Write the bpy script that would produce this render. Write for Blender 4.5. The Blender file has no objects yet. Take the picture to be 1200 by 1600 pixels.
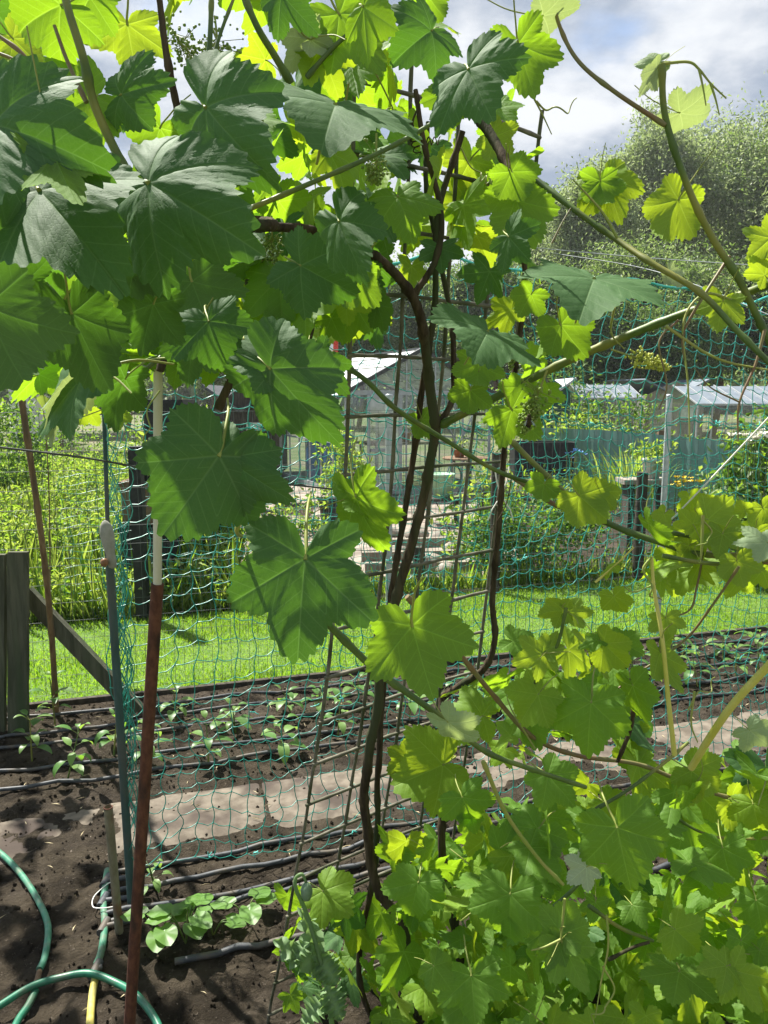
import bpy, math, random
import numpy as np
from mathutils import Vector, Matrix
from mathutils.noise import noise as pnoise

random.seed(7)
R = np.random.default_rng(11)
sc = bpy.context.scene
COL = sc.collection

# ------------------------------------------------------------------ camera
H = 1.6
PITCH = math.radians(8.5)
FPX = 1209.0
CF = np.array([0, math.cos(PITCH), -math.sin(PITCH)])
CU = np.array([0, math.sin(PITCH), math.cos(PITCH)])
CR = np.array([1.0, 0, 0])
CO = np.array([0, 0, H])


def P(px, py, Z):
    """point seen at photo pixel (px, py) at depth Z metres in front of the lens"""
    return CO + Z * (CF + CR * (px - 600) / FPX - CU * (py - 800) / FPX)


def G(px, py, z=0.0):
    d = CF + CR * (px - 600) / FPX - CU * (py - 800) / FPX
    return CO + d * ((z - H) / d[2])


def D(px, dist):
    """ground point below pixel column px at forward distance dist"""
    return np.array([(px - 600) / FPX * dist, dist, 0.0])


def zat(py, dist):
    """height seen at row py at forward distance dist"""
    a = math.atan2(800 - py, FPX) - PITCH
    return H + dist * math.tan(a)


cam = bpy.data.cameras.new('camera')
cam.sensor_fit = 'VERTICAL'
cam.sensor_height = 24
cam.sensor_width = 18
cam.lens = 12 / (800 / FPX)
cam.clip_end = 3000
cam.clip_start = 0.02
co = bpy.data.objects.new('camera', cam)
COL.objects.link(co)
co.location = CO
co.rotation_euler = (math.pi / 2 - PITCH, 0, 0)
sc.camera = co

# row frame of the vegetable beds
ang = math.radians(17)
UU = np.array([math.cos(ang), math.sin(ang), 0])
VV = np.array([-math.sin(ang), math.cos(ang), 0])


def RW(u, v, z=0.0):
    return UU * u + VV * v + np.array([0, 0, z])


def uv_of(p):
    return float(np.dot(p, UU)), float(np.dot(p, VV))


# ------------------------------------------------------------------ mesh builder
class MB:
    def __init__(s):
        s.v, s.f, s.m, s.s, s.a, s.n = [], [], [], [], [], 0

    def add(s, V, F, mat=0, smooth=True, attr=None):
        V = np.asarray(V, float).reshape(-1, 3)
        F = np.asarray(F, int)
        if F.ndim == 1:
            F = F.reshape(1, -1)
        s.v.append(V)
        s.f.append(F + s.n)
        s.m.append(np.full(len(F), mat, int))
        s.s.append(np.full(len(F), smooth, bool))
        s.a.append(np.zeros((len(V), 3)) if attr is None else attr)
        s.n += len(V)

    def mesh(s, name, mats=()):
        me = bpy.data.meshes.new(name)
        V = np.concatenate(s.v)
        me.vertices.add(len(V))
        me.vertices.foreach_set('co', V.astype(np.float32).ravel())
        loops = np.concatenate([f.ravel() for f in s.f])
        tot = np.concatenate([np.full(len(f), f.shape[1], int) for f in s.f])
        st = np.concatenate([[0], np.cumsum(tot)[:-1]])
        me.loops.add(len(loops))
        me.loops.foreach_set('vertex_index', loops.astype(np.int32))
        me.polygons.add(len(tot))
        me.polygons.foreach_set('loop_start', st.astype(np.int32))
        me.polygons.foreach_set('material_index', np.concatenate(s.m).astype(np.int32))
        me.update(calc_edges=True)
        me.polygons.foreach_set('use_smooth', np.concatenate(s.s))
        A = np.concatenate(s.a)
        if np.any(A):
            at = me.attributes.new('veinuv', 'FLOAT_VECTOR', 'POINT')
            at.data.foreach_set('vector', A.astype(np.float32).ravel())
        for m in mats:
            me.materials.append(m)
        me.update()
        return me

    def obj(s, name, mats, parent=None):
        if not isinstance(mats, (list, tuple)):
            mats = [mats]
        o = bpy.data.objects.new(name, s.mesh(name, mats))
        return put(o, parent)


WT = {}


def put(o, parent=None, world=(0, 0, 0)):
    COL.objects.link(o)
    w = np.array(world, float)
    WT[o.name] = w
    if parent is not None:
        o.parent = parent
        o.location = w - WT[parent.name]
    else:
        o.location = w
    return o


def empty(name, loc, label, cat, group=None):
    o = bpy.data.objects.new(name, None)
    o.empty_display_size = 0.1
    put(o, None, loc)
    return tag(o, label, cat, group)


def tag(o, label, cat, group=None, kind=None):
    if label:
        o['label'] = label
    if cat:
        o['category'] = cat
    if group:
        o['group'] = group
    if kind:
        o['kind'] = kind
    return o


def struct(o):
    o['kind'] = 'structure'
    return o


def spline(pts, n=8):
    """Catmull-Rom through pts (columns beyond 3 are interpolated too)"""
    p = np.asarray(pts, float)
    if len(p) < 3:
        t = np.linspace(0, 1, n + 1)[:, None]
        return p[0] * (1 - t) + p[-1] * t
    q = np.vstack([2 * p[0] - p[1], p, 2 * p[-1] - p[-2]])
    out = []
    for i in range(1, len(q) - 2):
        a, b, c, d = q[i - 1], q[i], q[i + 1], q[i + 2]
        for k in range(n):
            t = k / n
            out.append(0.5 * (2 * b + (c - a) * t + (2 * a - 5 * b + 4 * c - d) * t * t + (3 * b - a - 3 * c + d) * t ** 3))
    out.append(p[-1])
    return np.array(out)


def tube(mb, pts, r, sides=7, mat=0, cap=True, jitter=0.0):
    p = np.asarray(pts, float)[:, :3]
    n = len(p)
    r = np.broadcast_to(np.asarray(r, float), (n,)).copy()
    t = np.gradient(p, axis=0)
    t /= np.linalg.norm(t, axis=1)[:, None] + 1e-12
    ref = np.array([0, 0, 1.0]) if abs(t[0][2]) < 0.9 else np.array([1.0, 0, 0])
    a = np.cross(t[0], ref)
    a /= np.linalg.norm(a)
    th = np.linspace(0, 2 * np.pi, sides, endpoint=False)
    V = np.zeros((n, sides, 3))
    for i in range(n):
        a = a - t[i] * np.dot(a, t[i])
        a /= np.linalg.norm(a) + 1e-12
        b = np.cross(t[i], a)
        rr = r[i] * (1 + (R.uniform(-jitter, jitter, sides) if jitter else 0))
        V[i] = p[i] + (np.cos(th) * rr)[:, None] * a + (np.sin(th) * rr)[:, None] * b
    idx = np.arange(n * sides).reshape(n, sides)
    F = np.stack([idx[:-1], np.roll(idx, -1, 1)[:-1], np.roll(idx, -1, 1)[1:], idx[1:]], -1).reshape(-1, 4)
    mb.add(V, F, mat)
    if cap:
        mb.add(V[0], [list(range(sides))[::-1]], mat, False)
        mb.add(V[-1], [list(range(sides))], mat, False)


def tubes_batch(mb, Pt, r, ref, sides=4, mat=0):
    """many tubes at once: Pt (L,K,3)"""
    L, K, _ = Pt.shape
    t = np.gradient(Pt, axis=1)
    t /= np.linalg.norm(t, axis=2, keepdims=True) + 1e-12
    a = np.cross(t, ref)
    a /= np.linalg.norm(a, axis=2, keepdims=True) + 1e-12
    b = np.cross(t, a)
    th = np.linspace(0, 2 * np.pi, sides, endpoint=False)
    V = Pt[:, :, None, :] + r * (np.cos(th)[None, None, :, None] * a[:, :, None, :] + np.sin(th)[None, None, :, None] * b[:, :, None, :])
    idx = np.arange(L * K * sides).reshape(L, K, sides)
    nx = np.roll(idx, -1, 2)
    F = np.stack([idx[:, :-1], nx[:, :-1], nx[:, 1:], idx[:, 1:]], -1).reshape(-1, 4)
    mb.add(V.reshape(-1, 3), F, mat)


BOXF = [[0, 3, 2, 1], [4, 5, 6, 7], [0, 1, 5, 4], [1, 2, 6, 5], [2, 3, 7, 6], [3, 0, 4, 7]]


def box(mb, c, size, mat=0, M=None, bev=0.0):
    x, y, z = np.array(size) / 2
    V = np.array([[-x, -y, -z], [x, -y, -z], [x, y, -z], [-x, y, -z], [-x, -y, z], [x, -y, z], [x, y, z], [-x, y, z]])
    V = V + np.array(c)
    if M is not None:
        V = V @ np.array(M)[:3, :3].T + np.array(M)[:3, 3]
    mb.add(V, BOXF, mat, False)


def bar(mb, a, b, w, h=None, mat=0, up=(0, 0, 1)):
    """rectangular bar from a to b"""
    h = h or w
    a, b = np.array(a, float), np.array(b, float)
    t = (b - a) / np.linalg.norm(b - a)
    u = np.array(up, float)
    if abs(np.dot(u, t)) > 0.95:
        u = np.array([0, 1.0, 0])
    s = np.cross(t, u)
    s /= np.linalg.norm(s)
    u = np.cross(s, t)
    V = []
    for p in (a, b):
        for sx, sy in ((-1, -1), (1, -1), (1, 1), (-1, 1)):
            V.append(p + s * sx * w / 2 + u * sy * h / 2)
    mb.add(V, BOXF, mat, False)


def lathe(mb, prof, c, sides=20, mat=0, axis=None):
    th = np.linspace(0, 2 * np.pi, sides, endpoint=False)
    V = np.array([[r * np.cos(t), r * np.sin(t), z] for r, z in prof for t in th])
    if axis is not None:
        V = V @ np.array(axis).T
    V = V + np.array(c)
    n = len(prof)
    idx = np.arange(n * sides).reshape(n, sides)
    F = np.stack([idx[:-1], np.roll(idx, -1, 1)[:-1], np.roll(idx, -1, 1)[1:], idx[1:]], -1).reshape(-1, 4)
    mb.add(V, F, mat)


def ball(mb, c, r, mat=0, seg=8, ring=5, sq=(1, 1, 1)):
    prof = [(max(1e-4, math.sin(math.pi * i / ring)) * r, -math.cos(math.pi * i / ring) * r) for i in range(ring + 1)]
    th = np.linspace(0, 2 * np.pi, seg, endpoint=False)
    V = np.array([[rr * np.cos(t) * sq[0], rr * np.sin(t) * sq[1], z * sq[2]] for rr, z in prof for t in th]) + np.array(c)
    idx = np.arange((ring + 1) * seg).reshape(ring + 1, seg)
    F = np.stack([idx[:-1], np.roll(idx, -1, 1)[:-1], np.roll(idx, -1, 1)[1:], idx[1:]], -1).reshape(-1, 4)
    mb.add(V, F, mat)


def balls(mb, C, r, mat=0):
    """many small octahedra-ish balls"""
    C = np.asarray(C, float)
    r = np.broadcast_to(np.asarray(r, float), (len(C),))
    u = []
    for i in range(4):
        for j in range(6):
            ph = math.pi * i / 3
            u.append([math.sin(ph) * math.cos(j * math.pi / 3), math.sin(ph) * math.sin(j * math.pi / 3), math.cos(ph)])
    u = np.array(u)
    V = C[:, None, :] + u[None] * r[:, None, None]
    idx = np.arange(24).reshape(4, 6)
    F = np.stack([idx[:-1], idx[1:], np.roll(idx, -1, 1)[1:], np.roll(idx, -1, 1)[:-1]], -1).reshape(-1, 4)
    FF = (F[None] + 24 * np.arange(len(C))[:, None, None]).reshape(-1, 4)
    mb.add(V.reshape(-1, 3), FF, mat)


def rand_dirs(n):
    v = R.normal(size=(n, 3))
    return v / np.linalg.norm(v, axis=1)[:, None]


def leaflets(mb, pts, L, Wd, up=0.5, mats=(0,), fold=0.25, axis=None):
    """n small pointed leaf blades (two folded quads each as 6 verts)"""
    pts = np.asarray(pts)
    n = len(pts)
    a = rand_dirs(n) if axis is None else axis
    nrm = rand_dirs(n) + np.array([0, 0, up])
    b = np.cross(nrm, a)
    b /= np.linalg.norm(b, axis=1)[:, None] + 1e-9
    c = np.cross(a, b)
    L = (np.broadcast_to(L, (n,)) * R.uniform(0.7, 1.25, n))[:, None]
    Wd = (np.broadcast_to(Wd, (n,)) * R.uniform(0.7, 1.25, n))[:, None]
    V = np.stack([pts, pts + a * L * .45 + b * Wd * .5 + c * Wd * fold, pts + a * L - c * L * .12,
                  pts + a * L * .45 - b * Wd * .5 + c * Wd * fold], 1)
    base = 4 * np.arange(n)[:, None]
    F = np.concatenate([base + np.array([0, 1, 2]), base + np.array([0, 2, 3])], 1).reshape(-1, 3)
    k = len(mats)
    mi = R.integers(0, k, n)
    s0 = mb.n
    mb.add(V.reshape(-1, 3), F, 0)
    mb.m[-1] = np.repeat(np.array(mats)[mi], 2)


# ------------------------------------------------------------------ materials
def nt(name):
    m = bpy.data.materials.new(name)
    m.use_nodes = True
    t = m.node_tree
    t.nodes.clear()
    return m, t, t.nodes, t.links


def N(t, typ, **kw):
    n = t.nodes.new(typ)
    for k, v in kw.items():
        setattr(n, k, v)
    return n


def math_(t, op, a, b=None, clamp=False):
    n = t.nodes.new('ShaderNodeMath')
    n.operation = op
    n.use_clamp = clamp
    for i, x in enumerate((a, b)):
        if x is None:
            continue
        if hasattr(x, 'links'):
            t.links.new(x, n.inputs[i])
        else:
            n.inputs[i].default_value = x
    return n.outputs[0]


def mix_(t, fac, a, b, mode='MIX'):
    n = t.nodes.new('ShaderNodeMix')
    n.data_type = 'RGBA'
    n.blend_type = mode
    for sock, x in ((n.inputs[0], fac), (n.inputs[6], a), (n.inputs[7], b)):
        if hasattr(x, 'links'):
            t.links.new(x, sock)
        elif isinstance(x, (int, float)):
            sock.default_value = x
        else:
            sock.default_value = (*x[:3], 1)
    return n.outputs[2]


def ramp_(t, fac, lo, hi):
    n = t.nodes.new('ShaderNodeMapRange')
    n.interpolation_type = 'SMOOTHSTEP'
    t.links.new(fac, n.inputs[0])
    n.inputs[1].default_value = lo
    n.inputs[2].default_value = hi
    return n.outputs[0]


def noise_(t, vec, scale, detail=4, rough=.55):
    n = t.nodes.new('ShaderNodeTexNoise')
    n.inputs['Scale'].default_value = scale
    n.inputs['Detail'].default_value = detail
    n.inputs['Roughness'].default_value = rough
    if vec is not None:
        t.links.new(vec, n.inputs['Vector'])
    return n.outputs['Fac']


def surf(name, c1, c2, rough=.7, scale=20, stretch=(1, 1, 1), bump=.3, bdist=.003, spec=.3, metal=0.0, c3=None, s3=3, rough2=None):
    """general weathered surface: two colours by noise, an optional third in larger blotches, bump"""
    m, t, ns, ln = nt(name)
    tc = N(t, 'ShaderNodeTexCoord')
    mp = N(t, 'ShaderNodeMapping')
    mp.inputs['Scale'].default_value = stretch
    ln.new(tc.outputs['Object'], mp.inputs['Vector'])
    v = mp.outputs[0]
    f = ramp_(t, noise_(t, v, scale, 6, .6), .32, .68)
    c = mix_(t, f, c1, c2)
    if c3 is not None:
        c = mix_(t, ramp_(t, noise_(t, v, s3, 4), .46, .66), c, c3)
    b = N(t, 'ShaderNodeBsdfPrincipled')
    ln.new(c, b.inputs['Base Color'])
    b.inputs['Roughness'].default_value = rough
    b.inputs['Specular IOR Level'].default_value = spec
    b.inputs['Metallic'].default_value = metal
    if bump:
        bp = N(t, 'ShaderNodeBump')
        bp.inputs['Strength'].default_value = bump
        bp.inputs['Distance'].default_value = bdist
        ln.new(noise_(t, v, scale * 2, 6, .65), bp.inputs['Height'])
        ln.new(bp.outputs[0], b.inputs['Normal'])
    o = N(t, 'ShaderNodeOutputMaterial')
    ln.new(b.outputs[0], o.inputs[0])
    return m


def vine_leaf_mat(name, base, vein, trans, under, tf=.42, rough=.42, blotch=.25, yellow=None, bump=.3):
    m, t, ns, ln = nt(name)
    at = N(t, 'ShaderNodeAttribute', attribute_name='veinuv')
    sp = N(t, 'ShaderNodeSeparateXYZ')
    ln.new(at.outputs['Vector'], sp.inputs[0])
    u, v = sp.outputs[0], sp.outputs[1]
    # main veins, then side veins, then a fine network
    w = math_(t, 'SUBTRACT', .021, math_(t, 'MULTIPLY', u, .012))
    main = math_(t, 'SUBTRACT', 1, math_(t, 'DIVIDE', v, w), True)
    s = math_(t, 'PINGPONG', math_(t, 'SUBTRACT', u, math_(t, 'MULTIPLY', v, .85)), .075)
    side = math_(t, 'SUBTRACT', 1, math_(t, 'DIVIDE', s, .010), True)
    vo = N(t, 'ShaderNodeTexVoronoi', feature='DISTANCE_TO_EDGE')
    vo.inputs['Scale'].default_value = 22
    ln.new(at.outputs['Vector'], vo.inputs['Vector'])
    net = math_(t, 'SUBTRACT', 1, math_(t, 'MULTIPLY', vo.outputs['Distance'], 9), True)
    vn = math_(t, 'MAXIMUM', main, math_(t, 'MULTIPLY', side, .6))
    vall = math_(t, 'MAXIMUM', vn, math_(t, 'MULTIPLY', net, .16))
    oi = N(t, 'ShaderNodeObjectInfo')
    tc = N(t, 'ShaderNodeTexCoord')
    gn = noise_(t, tc.outputs['Object'], 2.2, 3)
    var = math_(t, 'ADD', math_(t, 'MULTIPLY', oi.outputs['Random'], .5), math_(t, 'MULTIPLY', gn, .5))
    b0 = mix_(t, math_(t, 'MULTIPLY', var, blotch * 2), base, [x * 1.5 for x in base])
    if yellow:
        b0 = mix_(t, math_(t, 'MULTIPLY', ramp_(t, gn, .5, .75), .35), b0, yellow)
    # a few small brown specks
    sn = noise_(t, tc.outputs['Object'], 14, 2)
    b0 = mix_(t, math_(t, 'MULTIPLY', ramp_(t, sn, .74, .78), .5), b0, (.10, .07, .02))
    top = mix_(t, math_(t, 'MULTIPLY', vall, .8), b0, vein)
    bot = mix_(t, math_(t, 'MULTIPLY', vall, .6), under, [min(1, x * 1.5) for x in under])
    geo = N(t, 'ShaderNodeNewGeometry')
    colr = mix_(t, geo.outputs['Backfacing'], top, bot)
    tr = mix_(t, math_(t, 'MULTIPLY', vall, .6), mix_(t, var, trans, [x * .6 for x in trans]), [min(1, x * 1.2 + .05) for x in trans])
    bp = N(t, 'ShaderNodeBump')
    bp.inputs['Strength'].default_value = bump
    bp.inputs['Distance'].default_value = .0022
    h = math_(t, 'ADD', math_(t, 'MULTIPLY', s, 9.0), math_(t, 'MULTIPLY', net, -.22))
    h = math_(t, 'SUBTRACT', h, math_(t, 'MULTIPLY', main, .8))
    ln.new(h, bp.inputs['Height'])
    pb = N(t, 'ShaderNodeBsdfPrincipled')
    ln.new(colr, pb.inputs['Base Color'])
    ln.new(bp.outputs[0], pb.inputs['Normal'])
    ln.new(math_(t, 'ADD', rough, math_(t, 'MULTIPLY', geo.outputs['Backfacing'], .25)), pb.inputs['Roughness'])
    pb.inputs['Specular IOR Level'].default_value = .42
    tb = N(t, 'ShaderNodeBsdfTranslucent')
    ln.new(tr, tb.inputs['Color'])
    mx = N(t, 'ShaderNodeMixShader')
    mx.inputs[0].default_value = tf
    ln.new(pb.outputs[0], mx.inputs[1])
    ln.new(tb.outputs[0], mx.inputs[2])
    o = N(t, 'ShaderNodeOutputMaterial')
    ln.new(mx.outputs[0], o.inputs[0])
    return m


def leaf_mat(name, base, trans, tf=.4, rough=.5, var=.5):
    """plain foliage with translucency"""
    m, t, ns, ln = nt(name)
    tc = N(t, 'ShaderNodeTexCoord')
    f = noise_(t, tc.outputs['Object'], 3.0, 5)
    c = mix_(t, ramp_(t, f, .3, .7), [x * (1 - var * .5) for x in base], [x * (1 + var * .6) for x in base])
    pb = N(t, 'ShaderNodeBsdfPrincipled')
    ln.new(c, pb.inputs['Base Color'])
    pb.inputs['Roughness'].default_value = rough
    pb.inputs['Specular IOR Level'].default_value = .35
    tb = N(t, 'ShaderNodeBsdfTranslucent')
    tb.inputs['Color'].default_value = (*trans, 1)
    mx = N(t, 'ShaderNodeMixShader')
    mx.inputs[0].default_value = tf
    ln.new(pb.outputs[0], mx.inputs[1])
    ln.new(tb.outputs[0], mx.inputs[2])
    o = N(t, 'ShaderNodeOutputMaterial')
    ln.new(mx.outputs[0], o.inputs[0])
    return m


def glass_mat(name, tint=(.85, .92, .9), refl=.18, milk=.12):
    m, t, ns, ln = nt(name)
    tr = N(t, 'ShaderNodeBsdfTransparent')
    tr.inputs[0].default_value = (*tint, 1)
    gl = N(t, 'ShaderNodeBsdfGlossy')
    gl.inputs['Roughness'].default_value = .06
    df = N(t, 'ShaderNodeBsdfDiffuse')
    df.inputs[0].default_value = (.6, .65, .62, 1)
    tc = N(t, 'ShaderNodeTexCoord')
    f = ramp_(t, noise_(t, tc.outputs['Object'], 2.5, 6), .3, .75)
    m1 = N(t, 'ShaderNodeMixShader')
    ln.new(math_(t, 'ADD', math_(t, 'MULTIPLY', f, milk), milk * .4), m1.inputs[0])
    ln.new(tr.outputs[0], m1.inputs[1])
    ln.new(df.outputs[0], m1.inputs[2])
    m2 = N(t, 'ShaderNodeMixShader')
    m2.inputs[0].default_value = refl
    ln.new(m1.outputs[0], m2.inputs[1])
    ln.new(gl.outputs[0], m2.inputs[2])
    o = N(t, 'ShaderNodeOutputMaterial')
    ln.new(m2.outputs[0], o.inputs[0])
    return m


M = {}
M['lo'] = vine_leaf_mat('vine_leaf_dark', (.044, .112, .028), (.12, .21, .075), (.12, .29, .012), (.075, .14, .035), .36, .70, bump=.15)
M['lm'] = vine_leaf_mat('vine_leaf_green', (.088, .19, .018), (.17, .29, .05), (.34, .58, .014), (.12, .22, .04), .50, .62, bump=.26)
M['ly'] = vine_leaf_mat('vine_leaf_young', (.145, .27, .020), (.25, .38, .06), (.43, .57, .016), (.19, .31, .05), .54, .6, yellow=(.22, .30, .03), bump=.28)
M['lp'] = vine_leaf_mat('vine_leaf_pale', (.24, .33, .17), (.34, .42, .22), (.36, .46, .12), (.36, .43, .28), .38, .62)
M['bark'] = surf('vine_bark', (.030, .022, .015), (.09, .068, .044), .9, 60, (1, 1, .12), .9, .004, .1, c3=(.05, .06, .03), s3=14)
M['cane'] = surf('green_cane', (.045, .085, .014), (.085, .14, .024), .5, 30, (1, 1, 1), .15, .001, .4, c3=(.20, .20, .04), s3=7)
M['redcane'] = surf('reddish_cane', (.16, .09, .04), (.15, .15, .05), .5, 25, (1, 1, 1), .15, .001, .4)
M['yshoot'] = surf('yellow_shoot', (.42, .40, .06), (.5, .46, .14), .5, 30, (1, 1, .2), .2, .001, .3)
M['tendril'] = surf('tendril', (.20, .26, .05), (.26, .26, .07), .5, 30, bump=0)
M['bud'] = surf('grape_bud', (.12, .20, .03), (.20, .28, .05), .5, 80, bump=0)
M['ybud'] = surf('yellow_bud', (.36, .40, .04), (.45, .48, .10), .5, 80, bump=0)
M['wire'] = surf('weathered_wire', (.085, .08, .055), (.17, .16, .12), .7, 40, bump=.4, bdist=.001, c3=(.05, .06, .028), s3=10)
M['net'] = surf('teal_netting', (.012, .20, .15), (.03, .32, .25), .4, 40, bump=0, spec=.5)
M['netlite'] = surf('bright_teal_twine', (.02, .40, .34), (.10, .52, .46), .4, 40, bump=0, spec=.5)
M['tealpole'] = surf('teal_plastic', (.025, .06, .052), (.05, .09, .08), .6, 30, (1, 1, .3), .25, .001, .3, c3=(.07, .08, .07), s3=12)
M['rust'] = surf('rusty_pole', (.065, .026, .017), (.12, .05, .03), .8, 90, (1, 1, .5), .6, .0015, .2, c3=(.035, .02, .015), s3=24)
M['cream'] = surf('cream_pole', (.44, .42, .32), (.52, .50, .40), .6, 40, (1, 1, .3), .15, .001)
M['bamboo'] = surf('bamboo', (.12, .07, .032), (.24, .155, .075), .6, 40, (1, 1, .15), .3, .001, c3=(.10, .07, .04), s3=25)
M['oldwood'] = surf('old_fence_wood', (.05, .053, .032), (.105, .105, .068), .9, 40, (1, 1, .1), .9, .004, c3=(.045, .065, .028), s3=6)
M['greywood'] = surf('grey_wood', (.16, .14, .11), (.27, .24, .19), .9, 30, (1, 1, .15), .5, .003)
M['darkwood'] = surf('dark_wood', (.03, .026, .02), (.07, .06, .045), .9, 30, (1, 1, .2), .5, .003)
M['brownwood'] = surf('brown_wood', (.11, .07, .04), (.18, .12, .07), .85, 30, (1, 1, .2), .5, .003)
M['blackpl'] = surf('black_plastic', (.012, .013, .014), (.025, .026, .028), .5, 20, bump=.1)
M['drip'] = surf('drip_pipe', (.035, .04, .045), (.075, .08, .085), .5, 30, bump=.15, bdist=.001, c3=(.10, .085, .065), s3=12)
M['hose'] = surf('green_hose', (.012, .115, .06), (.02, .16, .09), .4, 60, bump=.2, bdist=.001, spec=.5, c3=(.05, .10, .06), s3=15)
M['oldhose'] = surf('faded_green_hose', (.04, .17, .10), (.09, .24, .16), .5, 40, bump=.2, bdist=.001, c3=(.10, .14, .09), s3=20)
M['yhose'] = surf('yellow_hose', (.40, .33, .06), (.50, .44, .14), .5, 30, bump=.15, bdist=.001)
M['galv'] = surf('galvanised_steel', (.38, .41, .42), (.50, .53, .54), .42, 30, bump=.1, bdist=.001, spec=.5, metal=.5)
M['alu'] = surf('aluminium_frame', (.30, .32, .33), (.40, .42, .43), .4, 20, bump=0, spec=.5, metal=.4)
M['white'] = surf('white_paint', (.62, .63, .62), (.75, .75, .73), .5, 15, bump=.1)
M['darkframe'] = surf('dark_frame', (.04, .045, .045), (.07, .075, .075), .5, 20, bump=0)
M['roofgrey'] = surf('grey_roof', (.30, .31, .33), (.42, .43, .45), .5, 8, bump=.1)
M['blueroof'] = surf('blue_grey_roof', (.11, .135, .16), (.15, .18, .21), .6, 4, bump=.1)
M['slate'] = surf('dark_roof', (.05, .055, .06), (.09, .095, .10), .7, 15, bump=.3)
M['glass'] = glass_mat('greenhouse_glass', refl=.10, milk=.05)
M['milk'] = glass_mat('cloudy_glazing', (.8, .85, .85), .12, .6)
M['blue'] = surf('blue_plastic', (.025, .09, .21), (.04, .12, .27), .4, 10, bump=0, spec=.5)
M['gshed'] = surf('green_shed_paint', (.012, .055, .04), (.02, .075, .055), .6, 12, bump=.2)
M['cloth'] = surf('shade_cloth', (.085, .145, .13), (.12, .185, .165), .85, 60, (1, 1, 1), .4, .003, c3=(.07, .125, .12), s3=2)
M['cloth'] = leaf_mat('shade_cloth', (.13, .215, .195), (.17, .32, .29), .5, .9, .3)
M['twine'] = surf('white_twine', (.65, .65, .6), (.75, .75, .7), .8, 60, bump=0)
M['flagr'] = surf('flag_red', (.55, .05, .03), (.62, .07, .05), .7, 10, bump=0)
M['flagw'] = surf('flag_white', (.75, .75, .75), (.8, .8, .8), .7, 10, bump=0)
M['flagb'] = surf('flag_blue', (.03, .08, .40), (.04, .10, .45), .7, 10, bump=0)
M['terra'] = surf('pot_clay', (.30, .13, .07), (.36, .17, .10), .8, 20, bump=.2)
M['zinc'] = surf('zinc_pot', (.42, .44, .42), (.52, .54, .52), .6, 20, bump=.2)
M['stone'] = surf('pale_stone', (.19, .165, .135), (.30, .265, .22), .85, 12, bump=.4, bdist=.004)
M['slab'] = surf('concrete_slab', (.085, .070, .052), (.165, .14, .108), .95, 14, bump=.6, bdist=.004, c3=(.05, .038, .03), s3=3.2)
M['brick'] = surf('tan_brick', (.30, .20, .14), (.38, .27, .20), .9, 30, bump=.4)
M['chalk'] = surf('old_plastic_grey', (.22, .22, .18), (.30, .29, .25), .6, 30, bump=.2)
M['petal'] = surf('yellow_petal', (.70, .52, .03), (.78, .62, .06), .6, 20, bump=0)
M['wpetal'] = surf('white_petal', (.72, .70, .62), (.8, .78, .7), .6, 20, bump=0)
M['bpetal'] = surf('blue_petal', (.15, .32, .62), (.2, .38, .68), .6, 20, bump=0)
M['grassa'] = leaf_mat('lawn_grass', (.12, .22, .022), (.30, .54, .02), .5)
M['grassb'] = leaf_mat('lawn_grass_pale', (.18, .27, .04), (.40, .58, .04), .5)
M['weeda'] = leaf_mat('weed_green', (.11, .19, .035), (.30, .48, .03), .5)
M['weedb'] = leaf_mat('weed_pale', (.20, .27, .07), (.42, .54, .07), .5)
M['weedc'] = leaf_mat('weed_dark', (.04, .085, .02), (.12, .25, .02), .4)
M['straw'] = surf('dry_straw', (.34, .28, .16), (.46, .40, .26), .9, 40, bump=0)
M['pep'] = leaf_mat('pepper_leaf', (.085, .19, .045), (.24, .46, .04), .42, .4, .3)
M['pepb'] = leaf_mat('pepper_leaf_pale', (.15, .26, .07), (.30, .48, .06), .42, .4, .3)
M['bean'] = leaf_mat('bean_leaf', (.11, .22, .045), (.28, .48, .04), .42, .42, .3)
M['poppy'] = leaf_mat('poppy_leaf', (.15, .24, .105), (.26, .42, .10), .35, .55, .3)
M['treea'] = leaf_mat('willow_leaf', (.165, .215, .10), (.30, .40, .12), .45)
M['treeb'] = leaf_mat('willow_leaf_pale', (.25, .30, .18), (.38, .46, .2), .45)
M['treed'] = leaf_mat('dark_tree_leaf', (.05, .085, .032), (.12, .21, .035), .4)
M['treem'] = leaf_mat('mid_tree_leaf', (.09, .145, .045), (.20, .32, .05), .42)
M['shrub'] = leaf_mat('shrub_leaf', (.05, .11, .03), (.16, .32, .03), .4)
M['iris'] = leaf_mat('iris_blade', (.10, .20, .03), (.30, .48, .03), .4)

# soil: dark crumbs, dry pale crust
m, t, ns, ln = nt('garden_soil')
tc = N(t, 'ShaderNodeTexCoord')
o_ = tc.outputs['Object']
n1 = noise_(t, o_, 9, 8, .65)
n2 = noise_(t, o_, 2.2, 5, .6)
n3 = noise_(t, o_, 75, 5, .7)
c = mix_(t, ramp_(t, n1, .35, .65), (.024, .019, .013), (.068, .055, .038))
c = mix_(t, math_(t, 'MULTIPLY', ramp_(t, n2, .5, .68), .55), c, (.10, .082, .064))
c = mix_(t, math_(t, 'MULTIPLY', ramp_(t, n3, .60, .68), .8), c, (.15, .125, .098))
pb = N(t, 'ShaderNodeBsdfPrincipled')
ln.new(c, pb.inputs['Base Color'])
pb.inputs['Roughness'].default_value = .95
pb.inputs['Specular IOR Level'].default_value = .1
bp = N(t, 'ShaderNodeBump')
bp.inputs['Strength'].default_value = .9
bp.inputs['Distance'].default_value = .03
ln.new(math_(t, 'ADD', noise_(t, o_, 48, 8, .75), math_(t, 'MULTIPLY', n3, .5)), bp.inputs['Height'])
ln.new(bp.outputs[0], pb.inputs['Normal'])
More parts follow.
